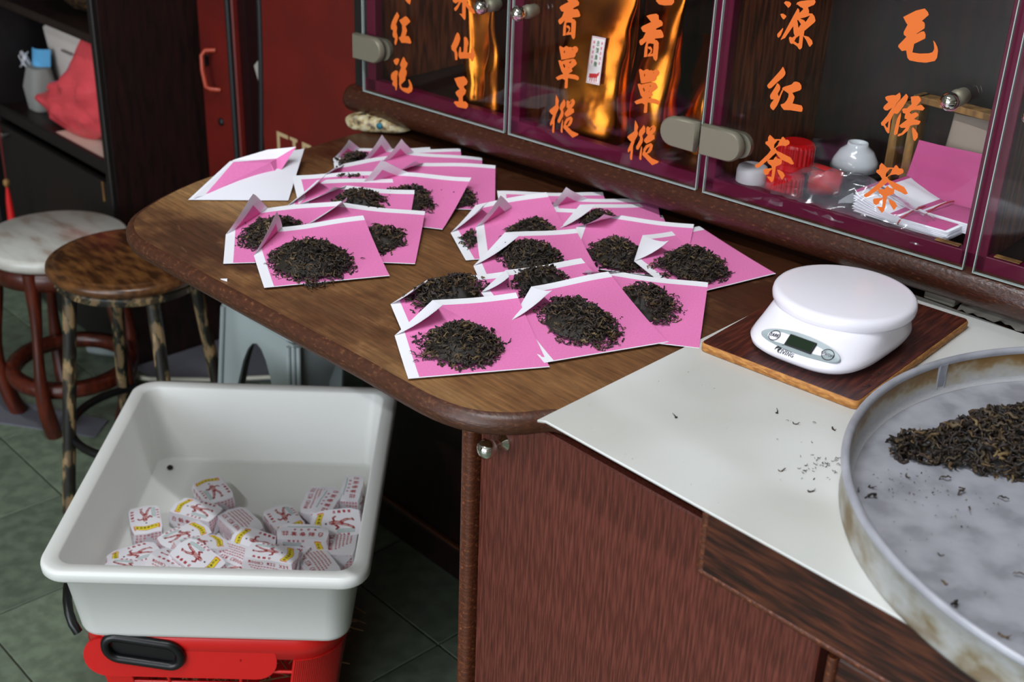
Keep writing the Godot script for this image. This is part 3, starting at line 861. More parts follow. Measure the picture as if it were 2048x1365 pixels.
# ---------------------------------------------------------------- the scene
func _ready():
	var cam := Camera3D.new()
	cam.name = "camera"
	add_child(cam)
	cam.transform = Transform3D(Basis(Vector3(0.6831, 0.0357, -0.7294), Vector3(-0.3484, 0.8938, -0.2825), Vector3(0.6419, 0.4471, 0.6230)), Vector3(0, 1.55, 0))
	var lens := CameraAttributesPhysical.new()
	lens.frustum_focal_length = 44.48
	lens.frustum_focus_distance = 1.62
	lens.exposure_aperture = 5.6
	cam.attributes = lens
	cam.fov = 30.194
	cam.near = 0.05
	cam.current = true
	var env := Environment.new()
	var sky := ProceduralSkyMaterial.new()
	sky.sky_top_color = Color(0.78, 0.84, 0.92)
	sky.sky_horizon_color = Color(0.92, 0.94, 0.97)
	sky.ground_horizon_color = Color(0.62, 0.61, 0.58)
	sky.ground_bottom_color = Color(0.45, 0.44, 0.42)
	sky.energy_multiplier = 2.2
	env.background_mode = Environment.BG_SKY
	env.sky = Sky.new()
	env.sky.sky_material = sky
	env.tonemap_mode = Environment.TONE_MAPPER_LINEAR
	env.tonemap_exposure = 0.70
	env.sdfgi_enabled = true
	env.ssao_enabled = true
	env.ssil_enabled = true
	var we := WorldEnvironment.new()
	we.name = "world"
	we.environment = env
	add_child(we)
	# daylight from the open shop front, and one row of ceiling tubes
	var day := AreaLight3D.new()
	day.name = "shop_front_daylight"
	day.area_size = Vector2(5.2, 2.3)
	day.light_color = Color(0.93, 0.96, 1.0)
	day.light_energy = 34.0
	day.shadow_enabled = true
	day.area_range = 12.0
	add_child(day)
	day.position = Vector3(0.5, 1.55, 4.62)
	materials()
	rng.seed = 4
	leaves_init()
	room()
	counter()
	display_cabinet()
	cabinet_contents()
	paper_and_tea()
	scale_and_tray()
	tub_and_packets()
	stools()
	background()
	small_things()

func room():
	var fl := Node3D.new()
	fl.name = "floor"
	add_child(fl)
	fl.set_meta("kind", "structure")
	obj("screed", bx(Vector3(7.6, 0.1, 7.1), Vector3(-0.2, -0.0545, 1.35), 0.0), M.grout, fl)
	rng.seed = 9
	var shapes := []
	for k in 3: shapes.append(bx(Vector3(0.2965, 0.012, 0.2965), Vector3.ZERO, 0.0012).mesh())
	for i in range(-8, 16):
		for j in range(-5, 18):
			var x := -1.397 + 0.3 * i + 0.15
			var z := -0.597 + 0.3 * j + 0.15
			if z > 4.7: continue
			var t := obj("tile", shapes[0], M.tile[rng.randi() % 3], fl, Vector3(x, -0.006, z))
			t.rotation.x = rng.randf_range(-0.002, 0.002)
	struct("wall_back", bx(Vector3(7.6, 3.1, 0.12), Vector3(-0.2, 1.55, -2.12), 0.0), M.wall)
	struct("wall_left", bx(Vector3(0.12, 3.1, 7.1), Vector3(-3.96, 1.55, 1.35), 0.0), M.wall)
	struct("wall_right", bx(Vector3(0.12, 3.1, 7.1), Vector3(3.56, 1.55, 1.35), 0.0), M.wall)
	struct("ceiling", bx(Vector3(7.6, 0.12, 7.1), Vector3(-0.2, 3.12, 1.35), 0.0), M.ceiling)
	var wf := Geo.new()                                # the open front: a pier at the left, a low lintel above
	wf.box(Vector3(1.6, 3.1, 0.12), Transform3D(Basis(), Vector3(-3.1, 1.55, 4.84)))
	wf.box(Vector3(0.4, 3.1, 0.12), Transform3D(Basis(), Vector3(3.3, 1.55, 4.84)))
	wf.box(Vector3(5.4, 0.34, 0.12), Transform3D(Basis(), Vector3(0.4, 2.93, 4.84)))
	struct("wall_front", wf, M.wall)
	for k in 2:
		var lamp := thing("ceiling_lamp", ["fluorescent batten lamp on the ceiling above the counter", "fluorescent batten lamp on the ceiling nearer the shop front"][k], "lamp", Vector3(-0.8, 3.0, [-0.35, 1.5][k]))
		obj("housing", bx(Vector3(1.24, 0.05, 0.08), Vector3(0, 0.03, 0), 0.004), M.white_plastic, lamp)
		var glow := mat(Color(0.95, 0.97, 1.0), 0.4)
		glow.emission_enabled = true
		glow.emission = Color(0.95, 0.97, 1.0)
		glow.emission_energy_multiplier = 2.0
		obj("lamp_tube", Geo.new().tube([Vector3(-0.59, -0.012, 0), Vector3(0.59, -0.012, 0)], 0.014, 12), glow, lamp)
		var a := AreaLight3D.new()
		a.name = "tube_light"
		a.area_size = Vector2(1.18, 0.03)
		a.light_color = Color(0.96, 0.98, 1.0)
		a.light_energy = 5.5
		a.shadow_enabled = true
		lamp.add_child(a)
		a.position.y = -0.03
		a.rotation.x = -PI / 2

const TABLE_EDGE := "-1.845,-1.62 -1.835,-1.332 -1.827,-1.282 -1.816,-1.22 -1.808,-1.12 -1.79,-1.005 -1.757,-0.915 -1.717,-0.848 -1.692,-0.82 -1.661,-0.80 -1.623,-0.787 -1.586,-0.784 -1.5,-0.788 -1.3,-0.796 -1.115,-0.806 -1.02,-0.8075 -0.973,-0.8095 -0.937,-0.8165 -0.909,-0.829 -0.889,-0.846 -0.872,-0.866 -0.862,-0.885 -0.852,-0.9045 -0.80,-0.905 0.30,-0.905 0.30,-1.62"
func counter():
	var pts := PackedVector2Array()
	for q in TABLE_EDGE.split(" "):
		var e := q.split(",")
		pts.append(Vector2(float(e[0]), float(e[1])))
	var soft := PackedVector2Array()                   # the outline with one round of corner cutting
	for i in pts.size():
		var a := pts[i]
		var b := pts[(i + 1) % pts.size()]
		soft.append(a.lerp(b, 0.25))
		soft.append(a.lerp(b, 0.75))
	var o := thing("countertop", "worn brown wooden countertop with a rounded free end, scuffed pale at its edges", "countertop", Vector3.ZERO)
	var bevel := [[0.012, 0.812], [0.003, 0.8155], [0.0, 0.822], [0.0, 0.829], [0.0025, 0.8352], [0.008, 0.8388], [0.0125, 0.84]]
	obj("edge", Geo.new().slab(soft, 0, 0, bevel, Basis(), 1), M.table_edge, o)
	obj("board", Geo.new().slab(soft, 0, 0, [[0.012, 0.8121], [0.0125, 0.84]], Basis(), 2), M.table, o)
	# the base cabinet: a door with a knob, a drawer, a second door, and the dark recess under the free end
	var c := thing("base_cabinet", "reddish mahogany base cabinet under the counter, scratched, with a chrome knob", "cabinet", Vector3(-0.98, 0, -0.9))
	var at := c.position
	obj("side_panel", bx(Vector3(0.022, 0.812, 0.72), Vector3(-0.992, 0.406, -1.275) - at, 0.002), M.mahogany, c)
	obj("edge_molding", Geo.new().loft([rrect(0.022, 0.030, 0.008, 0.0, 4, -0.992 - at.x, -0.905 - at.z), rrect(0.022, 0.030, 0.008, 0.811, 4, -0.992 - at.x, -0.905 - at.z)]), M.worn_edge, c)
	var door := obj("door", bx(Vector3(0.495, 0.80, 0.02), Vector3(-0.73, 0.41, -0.912) - at, 0.002), M.mahogany, c)
	var kn := Geo.new().lathe([Vector2(0.0, -0.001), Vector2(0.012, 0.0), Vector2(0.012, 0.002), Vector2(0.005, 0.005), Vector2(0.005, 0.013), Vector2(0.0105, 0.018), Vector2(0.013, 0.026), Vector2(0.0105, 0.034), Vector2(0.005, 0.0378), Vector2(0.0, 0.0387)], 24, Vector3.ZERO, false)
	var k := obj("knob", kn, M.chrome, door, Vector3(-0.937, 0.765, -0.902) - at)
	k.rotation.x = PI / 2
	var dr := obj("drawer", bx(Vector3(0.95, 0.076, 0.018), Vector3(-0.144, 0.800, -0.893) - at, 0.002), M.mahogany_across, c)
	var lip := Geo.new()
	lip.tube([Vector3(-0.622, 0.836, -0.889) - at, Vector3(-0.622, 0.766, -0.889) - at], 0.006, 10)
	lip.tube([Vector3(-0.622, 0.764, -0.889) - at, Vector3(0.33, 0.764, -0.889) - at], 0.006, 10)
	obj("lip", lip, M.worn_edge, dr)
	var d2 := obj("lower_door", bx(Vector3(0.80, 0.70, 0.022), Vector3(-0.066, 0.40, -0.906) - at, 0.003), M.mahogany_across, c)
	obj("lip", Geo.new().tube([Vector3(-0.462, 0.75, -0.895) - at, Vector3(-0.462, 0.05, -0.895) - at], 0.006, 10), M.worn_edge, d2)
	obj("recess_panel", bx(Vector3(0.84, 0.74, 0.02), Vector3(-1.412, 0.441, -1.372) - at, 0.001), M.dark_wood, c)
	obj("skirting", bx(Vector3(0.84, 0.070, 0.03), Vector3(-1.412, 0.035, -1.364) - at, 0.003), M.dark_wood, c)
	obj("skirting_edge", bx(Vector3(0.84, 0.006, 0.012), Vector3(-1.412, 0.073, -1.356) - at, 0.002), M.worn_edge, c)
	obj("carcass", bx(Vector3(1.25, 0.81, 0.66), Vector3(-0.36, 0.405, -1.26) - at, 0.0), M.dark_wood, c)

func display_cabinet():
	var c := thing("display_cabinet", "long display cabinet with frameless glass doors bearing orange brush lettering", "cabinet", Vector3(-1.2, 0, -1.45), TILT)
	var left := -0.692
	var right := 1.32
	var mid := (left + right) / 2
	var wide := right - left
	obj("plinth", bx(Vector3(wide - 0.02, 0.034, 0.26), Vector3(mid, 0.858, -0.20), 0.001), M.black_wood, c)
	obj("shelf_board", bx(Vector3(wide - 0.02, 0.022, 0.335), Vector3(mid, 0.902, -0.185), 0.001), M.dark_wood, c)
	var rings := []
	for q in [[left - 0.016, 0.2], [left - 0.014, 0.7], [left - 0.008, 0.93], [left, 1.0], [right, 1.0]]:
		var r := []
		for i in 15:
			var a := -PI / 2 + PI * i / 14.0
			r.append(Vector3(q[0], 0.8845 + sin(a) * 0.0265 * q[1], -0.0185 + cos(a) * 0.0275 * q[1]))
		r.append(Vector3(q[0], 0.8845 + 0.0265 * q[1], -0.10))
		r.append(Vector3(q[0], 0.8845 - 0.0265 * q[1], -0.10))
		rings.append(r)
	obj("ledge", Geo.new().loft(rings), M.nose, c)
	obj("back_panel", bx(Vector3(wide - 0.02, 0.86, 0.012), Vector3(mid, 1.32, -0.335), 0.0), M.dark_wood, c)
	obj("top_panel", bx(Vector3(wide, 0.03, 0.35), Vector3(mid, 1.755, -0.17), 0.002), M.dark_wood, c)
	obj("side_panel", bx(Vector3(0.034, 0.87, 0.33), Vector3(left + 0.019, 1.305, -0.18), 0.002), M.black_wood, c)
	obj("side_panel", bx(Vector3(0.034, 0.87, 0.33), Vector3(right - 0.019, 1.305, -0.18), 0.002), M.black_wood, c)
	obj("lining", bx(Vector3(0.006, 0.82, 0.30), Vector3(left + 0.040, 1.325, -0.18), 0.0), M.inner_wood, c)
	for u in [-0.300, 0.0885, 0.5105, 0.93]:
		obj("partition", bx(Vector3(0.018, 0.83, 0.30), Vector3(u, 1.325, -0.182), 0.001), M.inner_wood, c)
		obj("stile", bx(Vector3(0.034, 0.83, 0.018), Vector3(u, 1.325, -0.022), 0.001), M.magenta, c)
	obj("stile", bx(Vector3(0.022, 0.83, 0.018), Vector3(left + 0.050, 1.325, -0.022), 0.001), M.magenta, c)
	obj("rail", bx(Vector3(wide - 0.05, 0.026, 0.018), Vector3(mid, 0.9175, -0.022), 0.001), M.magenta, c)
	obj("rail", bx(Vector3(wide - 0.05, 0.05, 0.018), Vector3(mid, 1.715, -0.022), 0.001), M.magenta, c)
	var doors := [[-0.6525, -0.3045, -1, "r"], [-0.2955, 0.0825, 1, "l"], [0.0945, 0.504, -1, "r"], [0.5170, 0.925, 1, "l"], [0.9365, 1.27, 1, "l"]]
	var knobs := [Vector2(-0.338, 1.117), Vector2(-0.258, 1.120), Vector2(0.455, 1.131), Vector2(0.558, 1.135), Vector2(0.98, 1.135)]
	var letters := [
		[["stub_a", Vector2.INF], ["hong_small", Vector2.INF], ["pao", Vector2.INF], ["shui", Vector2.INF], ["xian", Vector2.INF], ["wang", Vector2.INF]],
		[["xiang", Vector2(-0.177, 1.121)], ["dan", Vector2.INF], ["cong", Vector2(-0.179, 0.967)], ["stub_b", Vector2.INF], ["xiang", Vector2.INF], ["dan", Vector2(-0.018, 1.046)], ["cong", Vector2.INF]],
		[["yuan", Vector2.INF], ["hong_large", Vector2.INF], ["cha", Vector2.INF], ["mao", Vector2.INF], ["hou", Vector2.INF], ["cha", Vector2(0.381, 0.990)]], [], []]
	var clamp_axes := Basis(Vector3(1, 0, 0), Vector3(0, 0, 1), Vector3(0, -1, 0))
	for i in 5:
		var a: float = doors[i][0]
		var b: float = doors[i][1]
		var d := obj("glass_door", bx(Vector3(b - a, 0.79, 0.005), Vector3((a + b) / 2, 1.3035, -0.0032), 0.0), M.glass, c)
		var e := Geo.new()
		for s in [a + 0.0006, b - 0.0006]: e.box(Vector3(0.0012, 0.79, 0.0052), Transform3D(Basis(), Vector3(s, 1.3035, -0.0032)))
		e.box(Vector3(b - a, 0.0012, 0.0052), Transform3D(Basis(), Vector3((a + b) / 2, 0.9087, -0.0032)))
		obj("polished_edge", e, M.glass_edge, d)
		var kb := Geo.new()
		kb.lathe([Vector2(0.0, 0.041), Vector2(0.006, 0.0395), Vector2(0.0105, 0.035), Vector2(0.0125, 0.029), Vector2(0.0105, 0.0215), Vector2(0.006, 0.018), Vector2(0.006, 0.014), Vector2(0.0, 0.014)], 24, Vector3.ZERO, false)
		var kobj := obj("knob", kb, M.chrome, d, Vector3(knobs[i].x, knobs[i].y, 0))
		kobj.rotation.x = PI / 2
		var co := Geo.new().lathe([Vector2(0, -0.016), Vector2(0.008, -0.016), Vector2(0.0105, -0.012), Vector2(0.0105, -0.006), Vector2(0.0105, 0.0), Vector2(0.0115, 0.004), Vector2(0.0105, 0.011), Vector2(0.007, 0.014), Vector2(0, 0.014)], 20, Vector3.ZERO, false)
		kobj = obj("knob_collar", co, M.nickel, d, Vector3(knobs[i].x, knobs[i].y, 0))
		kobj.rotation.x = PI / 2
		if i < 4:
			var x0: float = [-0.6655, 0.016, 0.0875, 0.87][i]
			var x1: float = [-0.592, 0.0795, 0.158, 0.922][i]
			for y in [0.992, 1.60]:
				var f := Geo.new().slab(clamp_shape(x0, x1, y - 0.0225, y + 0.0225, i % 2 == 0), 0, 0, [[0.0, 0.0008], [0.0, 0.010], [0.0022, 0.0125]], clamp_axes)
				f.slab(clamp_shape(x0 + 0.004, x1 + (0.006 if i % 2 == 0 else 0.0), y - 0.019, y + 0.019, i % 2 == 0), 0, 0, [[0.002, -0.018], [0.0, -0.016], [0.0, -0.0068]], clamp_axes)
				obj("hinge", f, M.nickel, d)
		for l in letters[i]: letter(l[0], GLYPH[l[0]][0] if l[1] == Vector2.INF else l[1], d)

func cabinet_contents():
	var y := 0.9135
	var g := "gold foil tea bags in the cabinet"
	bag("matt gold tea bag with a slim white label behind the first glass door", cab(-0.425, y, -0.09), TILT + 0.9, 0.085, 0.21, 0.065, 3, -0.02, true)
	bag("gold tea bag seen edge on, shining, just right of the labelled matt bag", cab(-0.365, y, -0.075), TILT + 1.45, 0.09, 0.22, 0.05, 5, 0.02)
	bag("dark gold tea bag at the back corner behind the first glass door", cab(-0.375, y, -0.20), TILT + 1.2, 0.10, 0.20, 0.05, 7, 0.02)
	bag("large dark gold tea bag with white label and red ox behind second door", cab(-0.185, y, -0.085), TILT + 0.12, 0.125, 0.26, 0.075, 11, -0.05, true)
	bag("creased gold tea bag in the middle of the second door's compartment", cab(-0.098, y, -0.135), TILT - 0.15, 0.085, 0.25, 0.065, 13, -0.04)
	bag("orange gold crumpled tea bag behind the second door, left of the hinge", cab(-0.022, y, -0.165), TILT - 0.5, 0.075, 0.17, 0.06, 17, -0.05)
	bag("small gold tea bag squeezed against the right stile of the second door", cab(0.052, y, -0.12), TILT - 0.9, 0.07, 0.15, 0.05, 19, 0.0)
	bag("upright gold tea bag at the back left of the second compartment", cab(-0.245, y, -0.22), TILT + 0.1, 0.10, 0.30, 0.06, 23, 0.0)
	bag("silver foil pouch standing behind the rightmost glass door", cab(0.665, y, -0.16), TILT + 0.4, 0.12, 0.24, 0.06, 29, 0.0, false, "", M.silver)
	# things behind the third door
	var cap := Geo.new().lathe([Vector2(0, 0.0), Vector2(0.0235, 0.0), Vector2(0.0232, 0.034), Vector2(0.0215, 0.0395), Vector2(0.018, 0.0415), Vector2(0, 0.0415)], 32, Vector3.ZERO, false)
	tag(obj("plastic_tumbler", cap, M.frosted, null, cab(0.150, y, -0.045)), "frosted clear plastic tumbler standing below the glass door hinge", "tumbler")
	for k in 2:
		var rr := []
		for j in [[0.0, 1.0], [0.034, 1.0], [0.038, 0.93], [0.040, 0.80]]:
			var r := []
			for i in 96: r.append(Vector3(cos(TAU * i / 96.0), 0, sin(TAU * i / 96.0)) * (0.0265 + (0.0011 if (i / 2) % 2 else 0.0) * (1 if j[0] < 0.036 else 0)) * j[1] + Vector3(0, j[0], 0))
			rr.append(r)
		var j := thing("jar_lid", ["red ridged jar lid, front one, beneath the orange lettering", "red ridged jar lid lying on the other, half hidden by lettering"][k], "lid", cab([0.198, 0.196][k], [y, y + 0.0405][k], [-0.06, -0.085][k]), 0.3 * k, "red jar lids")
		obj("shell", Geo.new().loft(rr, true, true, -1), M.red_cap, j)
		obj("skirt", Geo.new().lathe([Vector2(0.0255, 0.0), Vector2(0.0285, 0.0), Vector2(0.0285, 0.009), Vector2(0.0255, 0.009)], 40, Vector3.ZERO, false, -1), M.red_cap, j)
	var cup := Geo.new().lathe([Vector2(0, 0.0), Vector2(0.018, 0.0), Vector2(0.024, 0.045), Vector2(0.0225, 0.045), Vector2(0.017, 0.002), Vector2(0, 0.002)], 32, Vector3.ZERO, false)
	var cu := obj("plastic_cup", cup, M.red_band, null, cab(0.262, y + 0.024, -0.115))
	cu.rotation = Vector3(0, TILT + 0.25, PI / 2)
	tag(cu, "dull red plastic cup lying on its side behind the jar lids", "cup")
	var bowl := Geo.new().lathe([Vector2(0, 0.036), Vector2(0.013, 0.036), Vector2(0.0135, 0.0405), Vector2(0.0155, 0.0405), Vector2(0.0165, 0.035), Vector2(0.026, 0.027), Vector2(0.034, 0.013), Vector2(0.0385, 0.0), Vector2(0.037, 0.0), Vector2(0.032, 0.012), Vector2(0.024, 0.025), Vector2(0, 0.031)], 40, Vector3.ZERO, false)
	var bo := thing("tea_bowl", "small white porcelain bowl turned upside down behind the red cup", "bowl", cab(0.222, y + 0.0, -0.235))
	obj("body", bowl, M.porcelain, bo)
	bo.position.y = y + 0.012
	tag(obj("wooden_block", bx(Vector3(0.10, 0.024, 0.10), Vector3.ZERO, 0.001), M.black_wood, null, cab(0.222, y + 0.0, -0.235)), "dark block beneath the upturned white bowl", "block")
	get_node("wooden_block").position.y = y - 0.001
	for k in 2:
		var o := thing("wooden_box", ["shallow wooden box standing on edge at the back, taller one", "lower wooden box standing on edge left of the taller one"][k], "box", cab([0.315, 0.272][k], y, [-0.225, -0.262][k]), TILT - 0.12)
		var h: float = [0.15, 0.125][k]
		obj("front", bx(Vector3([0.19, 0.05][k], h, 0.004), Vector3([0.095, 0.022][k], h / 2, -0.012), 0.0005), M.dark_wood, o)
		obj("side", bx(Vector3(0.014, h, 0.028), Vector3(0.0, h / 2, 0), 0.001), M.pale_wood, o)
		obj("top_edge", bx(Vector3([0.19, 0.05][k], 0.010, 0.028), Vector3([0.095, 0.022][k], h - 0.005, 0), 0.001), M.pale_wood, o)
	# a greyish cloth bag with a round red emblem
	var cl := thing("cloth_bag", "greyish beige cloth bag with a round red emblem at the back", "bag", cab(0.435, y, -0.20), TILT)
	var rg := []
	for j in 10:
		var t := j / 9.0
		var r := []
		for i in 24:
			var a := TAU * i / 24.0
			r.append(Vector3(signf(cos(a)) * pow(absf(cos(a)), 0.5) * 0.066, t * 0.135, signf(sin(a)) * pow(absf(sin(a)), 0.7) * (0.022 * (1 - t * t) + 0.003) - 0.02 * t))
		rg.append(r)
	obj("body", Geo.new().loft(rg), M.beige, cl)
	var em := Geo.new()
	em.tube(circle_path(0.0115, 25), 0.0009, 6)
	em.tube(circle_path(0.0042, 17, Vector3(0, 0.003, 0)), 0.0013, 6)
	em.tube([Vector3(-0.007, -0.0075, 0), Vector3(-0.004, -0.003, 0), Vector3(0, -0.0015, 0), Vector3(0.004, -0.003, 0), Vector3(0.007, -0.0075, 0)], 0.0012, 6)
	var eo := obj("emblem", em, mat(Color(0.50, 0.22, 0.18), 0.8), cl, Vector3(-0.012, 0.075, 0.0118))
	eo.rotation.x = -0.12
	# bundles of white paper tied with red bands, with dark pink sheets behind
	for k in 2:
		var o := thing("paper_bundle", ["bundle of folded white papers with red band, front one on shelf", "second bundle of white papers with red band, behind the front one"][k], "papers", cab([0.385, 0.405][k], y + 0.001, [-0.045, -0.085][k]), TILT - 0.10 - 0.05 * k, "banded paper bundles")
		for i in 22:
			var t := (i - 10.5) / 10.5
			var st := Geo.new()
			var rows := []
			for a in 2:
				var r := []
				for b in 9:
					var x := lerpf(-0.070, 0.075, b / 8.0)
					var fan := 0.011 + 0.019 * pow(absf(minf(x - 0.0, 0.0)) / 0.07, 1.5) + 0.003 * maxf(x, 0) / 0.075
					r.append(Vector3(x + 0.003 * sin(i * 2.3), 0.012 + fan * 0.5 + t * fan * 0.5 + k * 0.004, lerpf(0.0, -0.075, a) + 0.002 * sin(i * 1.7)))
				rows.append(r)
			st.grid(rows)
			for b in 8: st.quad(rows[0][b] + Vector3(0, -0.0007, 0), rows[0][b + 1] + Vector3(0, -0.0007, 0), rows[0][b + 1], rows[0][b])
			obj("folded_paper", st, M.white_paper if i < 21 else M.maroon_paper, o)
		var band := []
		for i in 25:
			var a := TAU * i / 24.0
			band.append(Vector3(0.004 + 0.004 * sin(a), 0.0175 + 0.012 * sin(a) + k * 0.004, -0.037 + 0.040 * cos(a)))
		obj("rubber_band", Geo.new().tube(band, 0.0011, 6), M.red_band, o)
	var pk := thing("pink_sheets", "stack of dark pink wrapping sheets leaning behind the bundles", "paper", cab(0.405, y, -0.135), TILT)
	for k in 3:
		var rows := []
		for j in 5:
			var r := []
			for i in 6: r.append(Vector3(lerpf(-0.065, 0.085, i / 5.0), 0.012 + j * 0.021 - 0.003 * k, -0.012 * j - 0.002 * k - 0.004 * sin(i * 0.9 + j)))
			rows.append(r)
		obj("sheet", Geo.new().grid(rows), M.maroon_paper, pk)
	# a crumpled clear plastic bag in front of them
	var film := Geo.new()
	var nz := fnl(9.0, 41, 3)
	var rows := []
	for j in 15:
		var r := []
		for i in 25:
			var s := i / 24.0
			var t := j / 14.0
			var e := sin(PI * s)
			r.append(Vector3(lerpf(-0.135, 0.14, s), 0.003 + (0.012 + 0.055 * e * (1.0 - 0.4 * s)) * sin(PI * clampf(t * 1.0, 0, 1)) + 0.016 * absf(nz.get_noise_2d(s * 2.4, t * 1.6)), lerpf(0.012, -0.075, t) + 0.012 * nz.get_noise_2d(s * 3.0 + 9.0, t)))
		rows.append(r)
	film.grid(rows)
	var fo := obj("plastic_bag", film, M.film, null, cab(0.305, y + 0.001, -0.025))
	fo.rotation.y = TILT
	tag(fo, "crumpled clear plastic bag lying in front of the red lids and papers", "bag")
	for k in 2:
		var s := obj("tape_piece", bx(Vector3(0.034, 0.0012, 0.010), Vector3.ZERO, 0.0), M.pale_wood, null, cab([0.470, 0.552][k], 0.932, -0.0225))
		s.rotation.y = TILT
		tag(s, ["small piece of yellowed tape at the foot of the third door", "small piece of yellowed tape at the foot of the rightmost door"][k], "tape", "bits of tape on the cabinet rail")

func circle_path(r: float, n: int, at := Vector3.ZERO) -> Array:
	var o := []
	for i in n: o.append(at + Vector3(cos(TAU * i / (n - 1)), sin(TAU * i / (n - 1)), 0) * r)
	return o

const PAPER_LABELS := {
	"R14": ["pink paper corner just showing at the very back beside the ledge", "t"],
	"R12": ["backmost pink paper of the group nearer the scale, by the ledge", "few dark tea leaves showing at the very back by the ledge"],
	"R13": ["pink paper with only its white raised corner showing, behind the folded flap", "t"],
	"R9": ["pink paper with white folded corner, leftmost back sheet of the right group", "tea heap half covered on the right group's leftmost sheet"],
	"R10": ["pink paper with curled corner between the left folded sheet and middle flap", "sliver of tea heap peeking over the middle sheet of the right group"],
	"R11": ["pink paper with white flap lying just behind the middle of right group", "thin crest of tea behind the right group's back flap"],
	"R6": ["pink paper with large white folded corner left of the upright strip", "oval tea heap on the sheet in the middle of the right group"],
	"R7": ["pink paper with long white left strip and partly covered tall heap", "tall tea heap left of the sheet that points to the scale"],
	"R8": ["pink paper whose corner points towards the kitchen scale", "tea heap on the sheet whose corner points to the scale"],
	"R4": ["pink paper behind the front left sheet of the nearest group", "tea heap half hidden behind the front left sheet"],
	"R5": ["pink paper with white flap wedged between the two front sheets' tops", "small tea heap showing between the two front sheets and a flap"],
	"R3": ["pink paper tucked against the plastic sheet's left edge", "tea heap cut off by the front right sheet, beside the plastic sheet"],
	"R1": ["front left pink paper of the nearest group at the counter's rounded corner", "round tea heap on the front left sheet nearest the counter edge"],
	"R2": ["front right pink paper of the nearest group with a crisp white flap", "large round tea heap on the front right sheet with crisp flap"],
	"L11": ["farthest pink paper of the far group, touching the brown tabletop behind", "dark tea heap on the farthest sheet of the far group"],
	"L12": ["pink paper showing only a folded corner in the far group's back row", "t"],
	"L13": ["pink paper with a long sloping white top edge in the back row", "t"],
	"L9": ["pink paper with upright white flap at the left of the back rows", "t"],
	"L8": ["large pink paper at the right of the far group, nearest the ledge", "bit of tea showing at the right side of the far group"],
	"L7": ["pink paper with plain straight white top edge in mid far group", "thin crest of tea in the middle of the far group"],
	"L6": ["pink paper mostly hidden, its tall white flap beside the folded parcel", "t"],
	"L5": ["pink paper overhanging to the right in the far group, heap beside edge", "round tea heap at the right of the far group's middle sheet"],
	"L4": ["pink paper with big white flap left and a stray leaf right", "crest of tea below the stray leaf in the far group"],
	"L2": ["front left pink paper of the far group with raised corner", "tea heap on the front left sheet of the far group"],
	"L3": ["pink paper with a curled pink inner flap behind the far group's front sheet", "tea heap right of the far group's front sheet"],
	"L1": ["foremost pink paper of the far group with sharply lifted top corner", "large dark tea heap on the far group's foremost sheet"],
}
